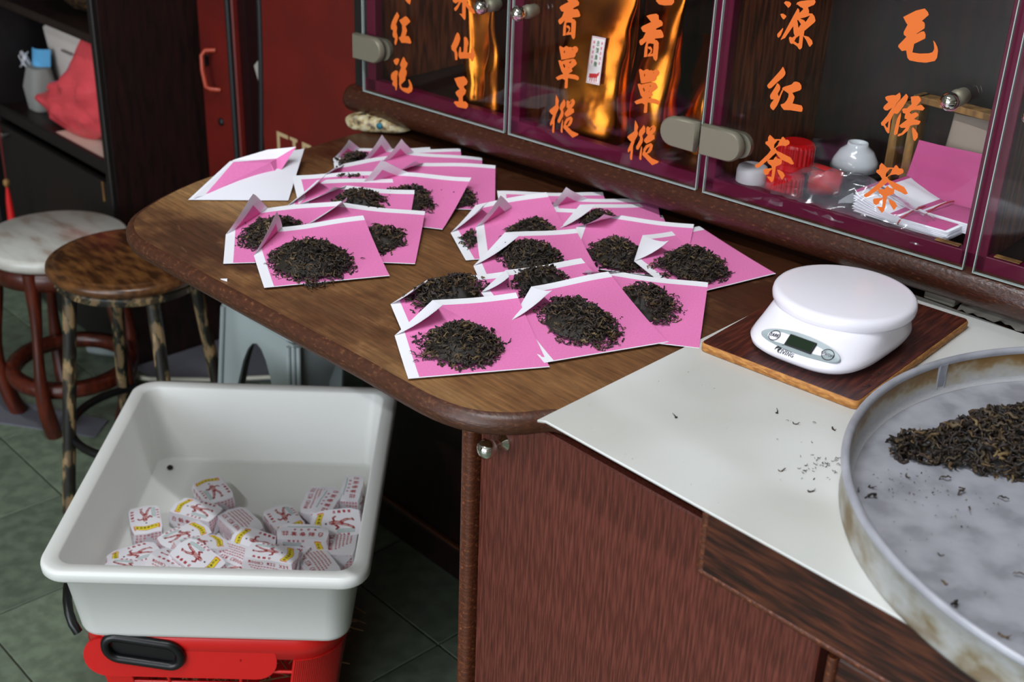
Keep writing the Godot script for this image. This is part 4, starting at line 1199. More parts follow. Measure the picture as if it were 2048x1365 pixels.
func paper_and_tea():
	var list := [
		["R14", -1.1609, -1.2280, 50.91, 0.0043, 0.0033, 0.000, 0.000, 0, 0],
		["R12", -1.2771, -1.2145, 51.09, 0.0102, 0.0091, 0.000, 0.000, 0, 1],
		["R13", -1.2173, -1.2535, 46.04, 0.0087, 0.0100, 0.245, 0.355, 115, 2],
		["R9", -1.2460, -1.1113, 62.69, 0.0084, 0.0284, 0.448, 0.340, 158, 3],
		["R10", -1.2304, -1.1243, 51.71, 0.0123, 0.0126, 0.354, 0.356, 115, 4],
		["R11", -1.1422, -1.2461, 64.59, 0.0132, 0.0058, 0.401, 0.335, 158, 5],
		["R6", -1.1340, -1.0508, 60.48, 0.0138, 0.0163, 0.484, 0.376, 160, 5],
		["R7", -1.1458, -1.2050, 34.83, 0.0140, 0.0123, 0.281, 0.354, 150, 6],
		["R8", -0.9662, -1.2552, 78.92, 0.0146, 0.0043, 0.368, 0.368, 168, 7],
		["R4", -1.0652, -0.8661, 63.84, 0.0115, 0.0175, 0.264, 0.351, 150, 5],
		["R5", -0.9952, -0.9876, 72.59, 0.0175, 0.0162, 0.242, 0.326, 155, 7],
		["R3", -0.9906, -1.0513, 35.80, 0.0121, 0.0089, 0.098, 0.328, 150, 7],
		["R1", -1.0190, -0.8223, 60.68, 0.0103, 0.0153, 0.416, 0.356, 160, 6],
		["R2", -0.9457, -0.9737, 69.89, 0.0109, 0.0176, 0.401, 0.337, 163, 8],
		["L11", -1.6081, -1.1491, 56.78, 0.0084, 0.0082, 0.244, 0.284, 124, 0],
		["L12", -1.5778, -1.1741, 52.13, 0.0105, 0.0113, 0.348, 0.306, 112, 1],
		["L13", -1.5410, -1.1808, 49.40, 0.0182, 0.0050, 0.305, 0.316, 112, 2],
		["L9", -1.4979, -1.0966, 82.41, 0.0168, 0.0127, 0.249, 0.477, 152, 2],
		["L8", -1.4849, -1.1532, 47.57, 0.0154, 0.0141, 0.264, 0.297, 150, 3],
		["L7", -1.4896, -1.0036, 61.76, 0.0201, 0.0188, 0.000, 0.000, 0, 4],
		["L6", -1.4902, -0.9739, 57.20, 0.0155, 0.0157, 0.484, 0.296, 150, 4],
		["L5", -1.4988, -1.0644, 33.94, 0.0141, 0.0216, 0.329, 0.377, 118, 5],
		["L4", -1.4618, -0.9531, 45.86, 0.0218, 0.0174, 0.349, 0.373, 152, 6],
		["L2", -1.4464, -0.8366, 56.13, 0.0069, 0.0227, 0.428, 0.349, 116, 4],
		["L3", -1.3980, -0.9206, 45.65, 0.0196, 0.0069, 0.443, 0.265, 146, 7],
		["L1", -1.3394, -0.8338, 65.01, 0.0070, 0.0165, 0.434, 0.301, 114, 8],
	]
	var at := {}
	for d in list:
		at[d[0]] = papers.size()
		wrapping_paper(d, PAPER_LABELS[d[0]][0])
	for h in [
	["R1", -1.033, -0.918, 0.050],
	["R2", -0.984, -1.073, 0.051],
	["R3", -0.970, -1.177, 0.047],
	["R4", -1.142, -0.992, 0.048],
	["R5", -1.086, -1.108, 0.040],
	["R6", -1.169, -1.169, 0.048],
	["R7", -1.105, -1.285, 0.048],
	["R8", -1.013, -1.335, 0.051],
	["R9", -1.281, -1.179, 0.034],
	["R10", -1.248, -1.241, 0.039],
	["R11", -1.206, -1.355, 0.035],
	["R12", -1.295, -1.367, 0.024],
	["L1", -1.360, -0.924, 0.058],
	["L2", -1.469, -0.939, 0.051],
	["L3", -1.367, -1.043, 0.041],
	["L4", -1.485, -1.098, 0.039],
	["L5", -1.466, -1.174, 0.046],
	["L7", -1.551, -1.145, 0.039],
	["L8", -1.436, -1.257, 0.034],
	["L11", -1.661, -1.238, 0.040],
	]:
		tea_heap(PAPER_LABELS[h[0]][1], at[h[0]], h[1], h[2], h[3], int(760 * pow(h[3] / 0.05, 2)), 500 + at[h[0]])
	# the sheet folded over itself at the far end
	var o := thing("wrapping_paper", "pink and white paper folded into a crumpled parcel at the rounded end", "paper", Vector3(-1.660, T, -1.01), 0.0, "pink wrapping papers on the counter")
	var flat := Geo.new()
	var c := [Vector3(-1.565, 0.8415, -0.905), Vector3(-1.508, 0.8415, -1.055), Vector3(-1.666, 0.853, -1.190), Vector3(-1.752, 0.8415, -0.985)]
	c = [Vector3(-1.6997, 0.8420, -0.9291), Vector3(-1.6025, 0.8420, -1.0506), Vector3(-1.7418, 0.8660, -1.1790), Vector3(-1.7546, 0.8680, -1.0408)]
	var rows := []
	for j in 9:
		var r := []
		for i in 9:
			var u := i / 8.0
			var v := j / 8.0
			var p: Vector3 = c[0].lerp(c[1], u).lerp(c[3].lerp(c[2], u), v)
			p.y += 0.004 * sin(PI * u) * sin(PI * v)
			r.append(p - o.position)
		rows.append(r)
	flat.grid(rows)
	obj("underside", flat, M.white_paper, o)
	var fold := Geo.new()
	fold.group(-1)
	var F := []
	for q in [
		[-1.6949, 0.8450, -0.9563],
		[-1.6906, 0.8450, -1.0852],
		[-1.6998, 0.8720, -1.0827],
		[-1.7324, 0.8740, -1.0340],
		[-1.7105, 0.8720, -1.1020],
		[-1.6901, 0.8500, -1.0891],
		[-1.7019, 0.8880, -1.1360],
		[-1.6939, 0.8460, -0.9335],
		[-1.7379, 0.8755, -1.0371],
		[-1.7221, 0.8860, -1.0936],
	]: F.append(Vector3(q[0], q[1], q[2]) - o.position)
	for t in [[0, 1, 2], [0, 2, 3], [3, 2, 4], [2, 5, 4], [4, 5, 6], [1, 5, 2]]: fold.tri(F[t[0]], F[t[1]], F[t[2]], Vector2(0.3, 0.5), Vector2(0.6, 0.5), Vector2(0.5, 0.8))
	obj("folded_sides", fold, M.pink, o)
	var edge := Geo.new()
	edge.group(-1)
	for t in [[0, 3, 7], [3, 8, 7], [3, 4, 8], [4, 9, 8], [4, 6, 9]]: edge.tri(F[t[0]], F[t[1]], F[t[2]])
	obj("white_edge", edge, M.white_paper, o)
func text(s: String, size: float, m, parent: Node, xf: Transform3D, called := "lettering"):
	var t := TextMesh.new()
	t.text = s
	t.font_size = 32
	t.pixel_size = size / 32.0
	t.depth = 0.0004
	var f := SystemFont.new()
	f.font_names = PackedStringArray(["Droid Sans"])
	t.font = f
	var o := MeshInstance3D.new()
	o.mesh = t
	o.material_override = m
	o.name = called
	parent.add_child(o, true)
	o.transform = xf
	return o

func scale_and_tray():
	# corrugated plastic sheet over the right part of the counter
	var sh := PackedVector2Array([Vector2(-0.853, -0.872), Vector2(-0.845, -0.8775), Vector2(0.10, -0.8775), Vector2(0.10, -1.53), Vector2(-0.878, -1.515), Vector2(-0.882, -1.50)])
	var so := obj("plastic_sheet", Geo.new().slab(sh, 0, 0, [[0.0006, 0.8405], [0.0, 0.8415], [0.0, 0.8432], [0.0006, 0.8438]]), M.sheet)
	tag(so, "translucent white corrugated plastic sheet laid over the right of the counter", "sheet")
	# chopping board
	var phi := 0.0977
	var bo := thing("wooden_board", "small dark brown laminate board with raw orange edges under the scale", "board", Vector3(-0.7555, 0.844, -1.313), phi)
	var out := PackedVector2Array()
	for p in rrect(0.216, 0.312, 0.008, 0.0, 4): out.append(Vector2(p.x, p.z))
	obj("core", Geo.new().slab(out, 0, 0, [[0.0015, 0.0], [0.0, 0.0015], [0.0, 0.0095], [0.0012, 0.0110]]), M.board_edge, bo)
	var ot := PackedVector2Array()
	for p in rrect(0.213, 0.309, 0.007, 0.0, 4): ot.append(Vector2(p.x, p.z))
	obj("laminate", Geo.new().slab(ot, 0, 0, [[0.0, 0.0108], [0.0004, 0.0116]]), M.board_top, bo)
	# kitchen scale
	var s := thing("kitchen_scale", "round-topped white electronic kitchen scale with grey control panel", "scale", Vector3(-0.747, 0.8557, -1.298), phi)
	var rings := []
	for q in [[0.0, 0.062, 0.0, 0.10, -0.066, 0.104, 3.0], [0.004, 0.071, 0.0, 0.10, -0.076, 0.118, 3.2], [0.010, 0.0775, 0.0, 0.1, -0.083, 0.1255, 3.3], [0.0165, 0.0800, 0, 0, -0.086, 0.1265, 3.3], [0.022, 0.0788, 0, 0, -0.086, 0.1205, 3.2], [0.030, 0.0772, 0, 0, -0.085, 0.1095, 3.0], [0.040, 0.0772, 0, 0, -0.083, 0.0945, 2.5], [0.046, 0.0780, 0, 0, -0.081, 0.0865, 2.2], [0.052, 0.0795, 0, 0, -0.081, 0.0825, 2.0], [0.054, 0.0730, 0, 0, -0.073, 0.0740, 2.0]]:
		var r := []
		for i in 72:
			var a := TAU * i / 72.0
			var e: float = 2.0 / q[6]
			var zc: float = (q[4] + q[5]) / 2
			var zh: float = (q[5] - q[4]) / 2
			r.append(Vector3(signf(cos(a)) * pow(absf(cos(a)), e) * q[1], q[0], zc + signf(sin(a)) * pow(absf(sin(a)), e) * zh))
		rings.append(r)
	obj("base", Geo.new().loft(rings), M.white_plastic, s)
	obj("platform", Geo.new().lathe([Vector2(0, 0.044), Vector2(0.080, 0.044), Vector2(0.0855, 0.0455), Vector2(0.0878, 0.049), Vector2(0.0885, 0.054), Vector2(0.0875, 0.0590), Vector2(0.0850, 0.0618), Vector2(0.080, 0.0630), Vector2(0, 0.0633)], 96, Vector3.ZERO, false), M.white_plastic, s)
	# the control panel lies on the sloping front
	var slope := Basis(Vector3.RIGHT, PI / 2 - 0.60)         # its own x along the front, y up the slope, z out of it
	slope = Basis(Vector3(1, 0, 0), Vector3(0, 0.565, -0.825).normalized(), Vector3(0, 0.825, 0.565).normalized())
	var px := Transform3D(slope, Vector3(0.004, 0.0292, 0.1108))
	var pn := Geo.new()
	var oval := []
	for k in [[1.0, -0.003], [1.0, 0.0007], [0.985, 0.0012]]:
		var r := []
		for i in 40: r.append(px * Vector3(cos(TAU * i / 40.0) * 0.053 * k[0], sin(TAU * i / 40.0) * 0.0135 * k[0], k[1] - 0.0042 * pow(cos(TAU * i / 40.0), 2)))
		oval.append(r)
	var panel := obj("control_panel", pn.loft(oval), M.grey_panel, s)
	var screen := bx(Vector3(0.036, 0.0165, 0.002), Vector3.ZERO, 0.0008)
	var sc := obj("display_frame", screen, M.ink, panel)
	sc.transform = px * Transform3D(Basis(), Vector3(0.0015, 0.0, 0.0012))
	sc = obj("display", bx(Vector3(0.0325, 0.0132, 0.001), Vector3.ZERO, 0.0), M.lcd, panel)
	sc.transform = px * Transform3D(Basis(), Vector3(0.0015, 0.0, 0.0021))
	for k in 2:
		var ring := Geo.new().tube(circle_path(0.0072, 33), 0.00038, 6)
		sc = obj("button_ring", ring, M.ink, panel)
		sc.transform = px * Transform3D(Basis(Vector3.UP, [-0.17, 0.17][k]), Vector3([-0.0345, 0.0375][k], 0.0, -0.0006))
		text(["TARE", "ON/OFF"][k], [0.0058, 0.0046][k], M.ink, panel, px * Transform3D(Basis(Vector3.UP, [-0.17, 0.17][k]), Vector3([-0.0345, 0.0375][k], 0.0, -0.0003)), "button_lettering")
	var fx := Transform3D(slope, Vector3(-0.004, 0.0193, 0.1228))
	fx = Transform3D(Basis(Vector3(1, 0, 0), Vector3(0, 0.62, -0.78).normalized(), Vector3(0, 0.78, 0.62).normalized()), Vector3(-0.008, 0.0212, 0.1215))
	var mark := Geo.new().group(-1)                         # a drop with the letter A cut into it
	var drop := PackedVector2Array()
	for q in "440,50 330,110 265,170 255,230 268,258 285,215 315,190 322,165 352,140 385,160 368,190 345,205 335,215 350,240 345,268 385,262 430,190 432,110".split(" "):
		var e := q.split(",")
		drop.append(Vector2((float(e[0]) - 345.0) * 0.000044 - 0.0085, (160.0 - float(e[1])) * 0.000050))
	var di := Geometry2D.triangulate_polygon(drop)
	for k in range(0, di.size(), 3):
		var t := []
		for i in 3: t.append(fx * Vector3(drop[di[k + i]].x, drop[di[k + i]].y, 0.0004))
		mark.tri(t[0], t[1], t[2])
	obj("logo", mark, M.ink, s)
	text("DVANCE", 0.0036, M.ink, s, fx * Transform3D(Basis(), Vector3(0.0032, 0.0002, 0.0003)), "logo_lettering")
	text("LIVING", 0.0068, M.ink, s, fx * Transform3D(Basis(), Vector3(0.0030, -0.0042, 0.0003)), "logo_lettering")
	# tea tray
	var tr := thing("tea_tray", "large round tin tray with a rolled rim, rust stained inside", "tray", Vector3(-0.26, 0.844, -1.19))
	obj("pan", Geo.new().lathe([Vector2(0, 0.0), Vector2(0.338, 0.0), Vector2(0.338, 0.010), Vector2(0, 0.010)], 128, Vector3.ZERO, false, -1), M.tin, tr)
	var walls := Geo.new().lathe([Vector2(0.3305, 0.0102), Vector2(0.3345, 0.0115), Vector2(0.3365, 0.0150), Vector2(0.3385, 0.0300), Vector2(0.3400, 0.0440)], 128, Vector3.ZERO, false)
	obj("inner_wall", walls, M.tin_inner, tr)
	obj("outer_wall", Geo.new().lathe([Vector2(0.338, 0.0), Vector2(0.3412, 0.0), Vector2(0.3425, 0.0035), Vector2(0.3412, 0.006), Vector2(0.3432, 0.044)], 128, Vector3.ZERO, false), M.tin_wall, tr)
	var rimp := []
	for i in 129: rimp.append(Vector3(cos(TAU * i / 128.0) * 0.3420, 0.0455, sin(TAU * i / 128.0) * 0.3420))
	obj("rolled_rim", Geo.new().tube(rimp, 0.0046, 10, false), M.tin, tr)
	var ang := atan2(-1.276 + 1.19, -0.617 + 0.26)
	var seam := Geo.new()
	for q in [-0.006, 0.006]: seam.tube([Vector3(-0.0005, -0.016, q), Vector3(0.0015, 0.016, q)], 0.0012, 6)
	seam.box(Vector3(0.0012, 0.034, 0.012), Transform3D(), 0.0)
	var se := obj("wall_seam", seam, M.tin, tr, Vector3(cos(ang) * 0.3372, 0.028, sin(ang) * 0.3372))
	se.rotation.y = -ang
	# the heap in the tray
	rng.seed = 91
	var L := Leaves.new()
	var core := Geo.new()
	var ctr := Vector3(-0.44, 0, -1.245)
	var along := Vector3(0.585, 0, -0.811)
	var acr := Vector3(0.811, 0, 0.585)
	var nz := fnl(16.0, 90, 3)
	var height := func(p: Vector3) -> float:
		var d := p - Vector3(-0.555, 0, -1.115)                # from its tip by the wall, widening away
		var far: float = d.dot(Vector3(0.50, 0, -0.866))
		var c: float = d.dot(Vector3(0.866, 0, 0.50))
		var w := 0.018 + 0.40 * far
		if far < -0.01: return -1.0
		var mid := 0.012 + 0.17 * far
		var q := (c - mid) / w
		return (0.012 + 0.20 * minf(far, 0.24)) * (1.0 - q * q) + 0.010 * nz.get_noise_2d(p.x, p.z)
	for k in 15000:
		var p := Vector3(rng.randf_range(-0.60, -0.16), 0, rng.randf_range(-1.50, -0.98))
		if Vector2(p.x + 0.26, p.z + 1.19).length() > 0.330: continue
		var h: float = height.call(p)
		if h < 0.001: continue
		p.y = 0.0115 + h * pow(rng.randf(), 0.28)
		L.add(leaf_protos[rng.randi() % 10], Transform3D(leaf_basis(0.7, rng.randf_range(0.009, 0.0175)), p - Vector3(-0.40, 0, -1.25)), leaf_color())
	var hp := obj("tea_heap", L.mesh(), M.tea, null, Vector3(-0.40, 0.844, -1.25))
	tag(hp, "big loose heap of dried dark tea in the tin tray", "tea", "", "stuff")
	rng.seed = 92
	L = Leaves.new()
	for k in 150:                                    # bits left on the tray's bare floor
		var p := Vector3(rng.randf_range(-0.56, -0.20), 0.0125, rng.randf_range(-1.12, -0.88))
		if k > 90: p = Vector3(rng.randf_range(-0.54, -0.42), 0.0115, rng.randf_range(-1.10, -1.03))
		if Vector2(p.x + 0.26, p.z + 1.19).length() > 0.325: continue
		L.add(leaf_protos[rng.randi() % 10], Transform3D(leaf_basis(0.25, rng.randf_range(0.006, 0.012) if k < 34 else rng.randf_range(0.0012, 0.003)), p - Vector3(-0.40, 0, -1.0)), leaf_color() * (2.2 if k % 3 == 0 else 1.0))
	tag(obj("tea_crumbs", L.mesh(), M.tea, null, Vector3(-0.40, 0.844, -1.0)), "scattered crumbs of tea on the bare floor of the tin tray", "tea", "", "stuff")
	L = Leaves.new()
	for k in 120:                                    # bits on the plastic sheet and the board
		var p := Vector3(rng.randf_range(-0.84, -0.45), 0.0008, rng.randf_range(-1.14, -0.89))
		if k < 46: p = Vector3(-0.588 + rng.randfn() * 0.010, 0.0008, -1.035 + rng.randfn() * 0.016)
		elif k < 54: p = Vector3(rng.randf_range(-0.70, -0.60), 0.0008, rng.randf_range(-1.13, -1.04))
		elif k < 70: p = Vector3(rng.randf_range(-0.66, -0.645), 0.0128, rng.randf_range(-1.30, -1.20))
		if Vector2(p.x + 0.26, p.z + 1.19).length() < 0.347: continue
		var z: float = rng.randf_range(0.0014, 0.0045) if k < 70 else rng.randf_range(0.0006, 0.0018)
		if k in [48, 50, 52, 60, 72, 73, 74, 75]: z = 0.0085
		p.y += 0.10 * z
		L.add(leaf_protos[rng.randi() % 6], Transform3D(leaf_basis(0.08, z), p - Vector3(-0.6, 0, -1.03)), leaf_color())
	tag(obj("tea_crumbs", L.mesh(), M.tea, null, Vector3(-0.6, 0.8438, -1.03)), "scattered tea crumbs on the white plastic sheet and the board", "tea", "", "stuff")

func tub_and_packets():
	var phi := deg_to_rad(47.1)
	var t := thing("plastic_tub", "deep rectangular off-white plastic tub with a wide rolled rim", "tub", Vector3(-1.593, 0.25, -0.922), phi)
	var r := []
	for q in [[0.405, 0.50, 0.032, 0.0], [0.414, 0.51, 0.036, 0.003], [0.4185, 0.515, 0.038, 0.010], [0.446, 0.548, 0.042, 0.130], [0.482, 0.583, 0.040, 0.130], [0.488, 0.589, 0.043, 0.134], [0.489, 0.590, 0.043, 0.144], [0.486, 0.587, 0.042, 0.1495], [0.478, 0.579, 0.040, 0.151], [0.444, 0.546, 0.030, 0.150], [0.438, 0.540, 0.028, 0.147], [0.410, 0.506, 0.026, 0.010], [0.402, 0.498, 0.026, 0.006], [0.39, 0.486, 0.022, 0.005]]:
		r.append(rrect(q[0], q[1], q[2], q[3], 8))
	obj("shell", Geo.new().loft(r), M.tub, t)
	tag(obj("tea_speck", Geo.new().lathe([Vector2(0, 0), Vector2(0.005, 0.001), Vector2(0.006, 0.004), Vector2(0.003, 0.007), Vector2(0, 0.0075)], 9, Vector3.ZERO, false), M.tea_core, null, Vector3(-1.872, 0.2555, -0.940)), "brown speck in the far left corner of the white tub", "crumb")
	var shapes := []
	for k in 4: shapes.append(packet_mesh(60 + k))
	var tips := {4: [0.10, 0.2], 6: [0.2, -0.1], 10: [0.55, 0.1], 12: [-0.15, 0.05], 13: [0.10, 0.05], 15: [-0.12, 0.22], 16: [0.35, 0.2], 19: [0.1, 0.1], 8: [0.05, 0.0]}
	var list := [
		["f", -1.713, 0.2550, -0.938, -10],
		["f", -1.677, 0.2550, -0.883, 25],
		["f", -1.706, 0.2550, -0.802, 157],
		["f", -1.623, 0.2550, -0.829, -90],
		["f", -1.561, 0.2730, -0.823, -102],
		["t", -1.598, 0.2550, -0.922, -3],
		["f", -1.525, 0.2610, -0.905, 26],
		["f", -1.556, 0.2550, -0.983, 169],
		["t", -1.566, 0.2550, -1.061, -49],
		["s", -1.542, 0.2550, -1.116, -45],
		["f", -1.472, 0.2760, -1.032, 56],
		["t", -1.436, 0.2610, -1.015, -42],
		["s", -1.467, 0.2730, -0.960, -130],
		["f", -1.451, 0.2850, -0.888, -142],
		["f", -1.626, 0.2550, -0.738, 79],
		["f", -1.521, 0.2850, -0.794, -167],
		["f", -1.543, 0.2760, -0.766, -155],
		["t", -1.519, 0.2610, -0.858, 22],
		["t", -1.403, 0.2640, -0.946, -10],
		["f", -1.582, 0.2670, -0.708, -133],
		["f", -1.484, 0.2580, -0.845, -94],
		["t", -1.575, 0.2550, -0.750, -81],
		["s", -1.535, 0.2550, -1.058, -56],
		["s", -1.457, 0.2550, -0.947, -62],
	]
	for i in list.size():
		var d: Array = list[i]
		var o := thing("tea_packet", PACKET_LABELS[i], "packet", Vector3(d[1], d[2], d[3]), deg_to_rad(d[4]), "paper wrapped tea packets in the tub")
		var b := Basis()
		if d[0] == "t": b = Basis(Vector3.RIGHT, PI)
		elif d[0] == "s": b = Basis(Vector3.RIGHT, -PI / 2)
		if tips.has(i): b = Basis.from_euler(Vector3(tips[i][0], 0, tips[i][1])) * b
		var m := obj("wrapper", shapes[i % 4], M.packet, o, Vector3(0, 0.0195 if d[0] != "s" else 0.0265, 0))
		m.transform.basis = b
		for e in [-1, 1]:                                # the folded paper triangle at each end
			var fl := Geo.new()
			fl.group(-1)
			fl.tri(Vector3(e * 0.0432, -0.0155, e * 0.0225), Vector3(e * 0.0432, -0.0155, e * -0.0225), Vector3(e * 0.0448, 0.013, 0.0))
			var fo := obj("end_fold", fl, M.packet_plain, o, m.position)
			fo.transform.basis = b
	# the red basket that carries the tub
	var k := thing("plastic_basket", "red slotted plastic basket with black handles beneath the white tub", "basket", Vector3(-1.60, 0.0, -0.915), phi)
	var body := Geo.new()
	var ba := []
	for q in [[0.402, 0.492, 0.07, 0.208], [0.409, 0.499, 0.07, 0.2085], [0.412, 0.502, 0.07, 0.246], [0.408, 0.498, 0.07, 0.2485], [0.402, 0.492, 0.07, 0.247], [0.399, 0.489, 0.07, 0.2085]]: ba.append(rrect(q[0], q[1], q[2], q[3], 8))
	ba.append(ba[0])
	body.loft(ba, false)
	obj("top_band", body, M.red_plastic, k)
	var foot := Geo.new()
	foot.loft([rrect(0.34, 0.43, 0.07, 0.0, 8), rrect(0.35, 0.44, 0.07, 0.03, 8)])
	obj("foot", foot, M.red_plastic, k)
	var lo: Array = rrect(0.352, 0.442, 0.07, 0.03, 16)
	var hi: Array = rrect(0.406, 0.496, 0.07, 0.209, 16)
	var slats := Geo.new()
	var n := 150
	for i in n:
		var a := along_ring(lo, float(i) / n)
		var b := along_ring(hi, float(i) / n)
		slats.tube([a, b], 0.0036, 5)
	obj("slats", slats, M.red_plastic, k).set_meta("kind", "stuff")
	var hoops := Geo.new()
	for j in 5:
		var f := (j + 1) / 6.0
		var p := []
		for i in 69: p.append((lo[i % 68] as Vector3).lerp(hi[i % 68], f))
		hoops.tube(p, 0.003, 5, false)
	obj("hoops", hoops, M.red_plastic, k).set_meta("kind", "stuff")
	var fill := Geo.new()
	rng.seed = 33
	for i in 420:
		var a := rng.randf() * TAU
		var p := Vector3(cos(a) * 0.17, rng.randf_range(0.06, 0.19), sin(a) * 0.21) * Vector3(rng.randf_range(0.85, 1.1), 1, rng.randf_range(0.85, 1.1))
		var d := Vector3(rng.randfn(), rng.randfn() * 0.5, rng.randfn()).normalized() * 0.04
		fill.tube([p - d, p + Vector3(0, 0.004, 0), p + d], 0.0012, 3, false)
	tag(obj("dried_stalks", fill, M.straw, null, k.position), "dry brown stalks showing through the slots of the red basket", "stalks", "", "stuff")
	get_node("dried_stalks").rotation.y = phi
	# plate that the handle is set in, and the handles
	var plate := Geo.new()
	var pp := []
	for i in 2:
		var q := []
		for e in rrect(0.30, 0.075, 0.035, 0.0, 6): q.append(Vector3(e.x - 0.045, 0.205 + e.z, 0.244 + 0.006 * i))
		pp.append(q)
	plate.loft(pp)
	obj("handle_plate", plate, M.red_plastic, k)
	for s in 2:
		var p := []
		for e in rrect(0.115, 0.042, 0.02, 0.0, 8): p.append(Vector3(e.x - 0.10, 0.222 + e.z - (e.x + 0.0) * 0.16, 0.254))
		p.append(p[0])
		if s == 1:
			p = []
			for i in 13:
				var a := PI * i / 12.0
				p.append(Vector3(-0.206 - 0.030 * sin(a), 0.236 + 0.055 * sin(a), 0.13 + 0.10 * cos(a)))
		var h := obj("handle", Geo.new().tube(p, 0.0075, 8), M.black_plastic, k)
		if s == 0: obj("handle_opening", bx(Vector3(0.10, 0.03, 0.004), Vector3.ZERO, 0.001), M.black_plastic, h, Vector3(-0.10, 0.222, 0.2495)).rotation.z = -0.16

func along_ring(r: Array, f: float) -> Vector3:
	var x := f * r.size()
	return (r[int(x) % r.size()] as Vector3).lerp(r[(int(x) + 1) % r.size()], x - floorf(x))

const PACKET_LABELS := [
	"packet lying alone at the back of the pile, banner end away",
	"packet with yellow banner at its left, just in front of the lone one",
	"upright looking packet at the left with a black ink drawing end",
	"packet with banner at right, left of two overlapping picture packets",
	"packet overlapping another, its red figure under a yellow banner, centre left",
	"packet showing red English text, right of the lone back packet",
	"packet half covered, banner up, below the red text packet",
	"packet with banner nearest the viewer, beside the standing text packet",
	"packet with red English text standing at the back right",
	"packet against the tub's right wall showing the red shop name",
	"tilted packet with banner at left, between the right wall packets",
	"packet with large red English name by the right wall",
	"packet lying on its side with the red shop name and green line",
	"topmost packet at the front with the figure and banner at right",
	"packet at the left front corner, banner half hidden by the rim",
	"packet on top of the front heap with a curved yellow banner",
	"packet with an open white paper fold at the front of heap",
	"packet showing faint red lines beside the front topmost packet",
	"packet with red English name slanting at the front right",
	"packet mostly hidden by the tub's front rim at the left",
	"packet peeping up under the front topmost packet, yellow banner showing",
	"packet buried between the left corner packet and the folded one",
	"packet behind the standing text packet, only its red end showing",
	"packet under the topmost front packet, dark end showing",
]

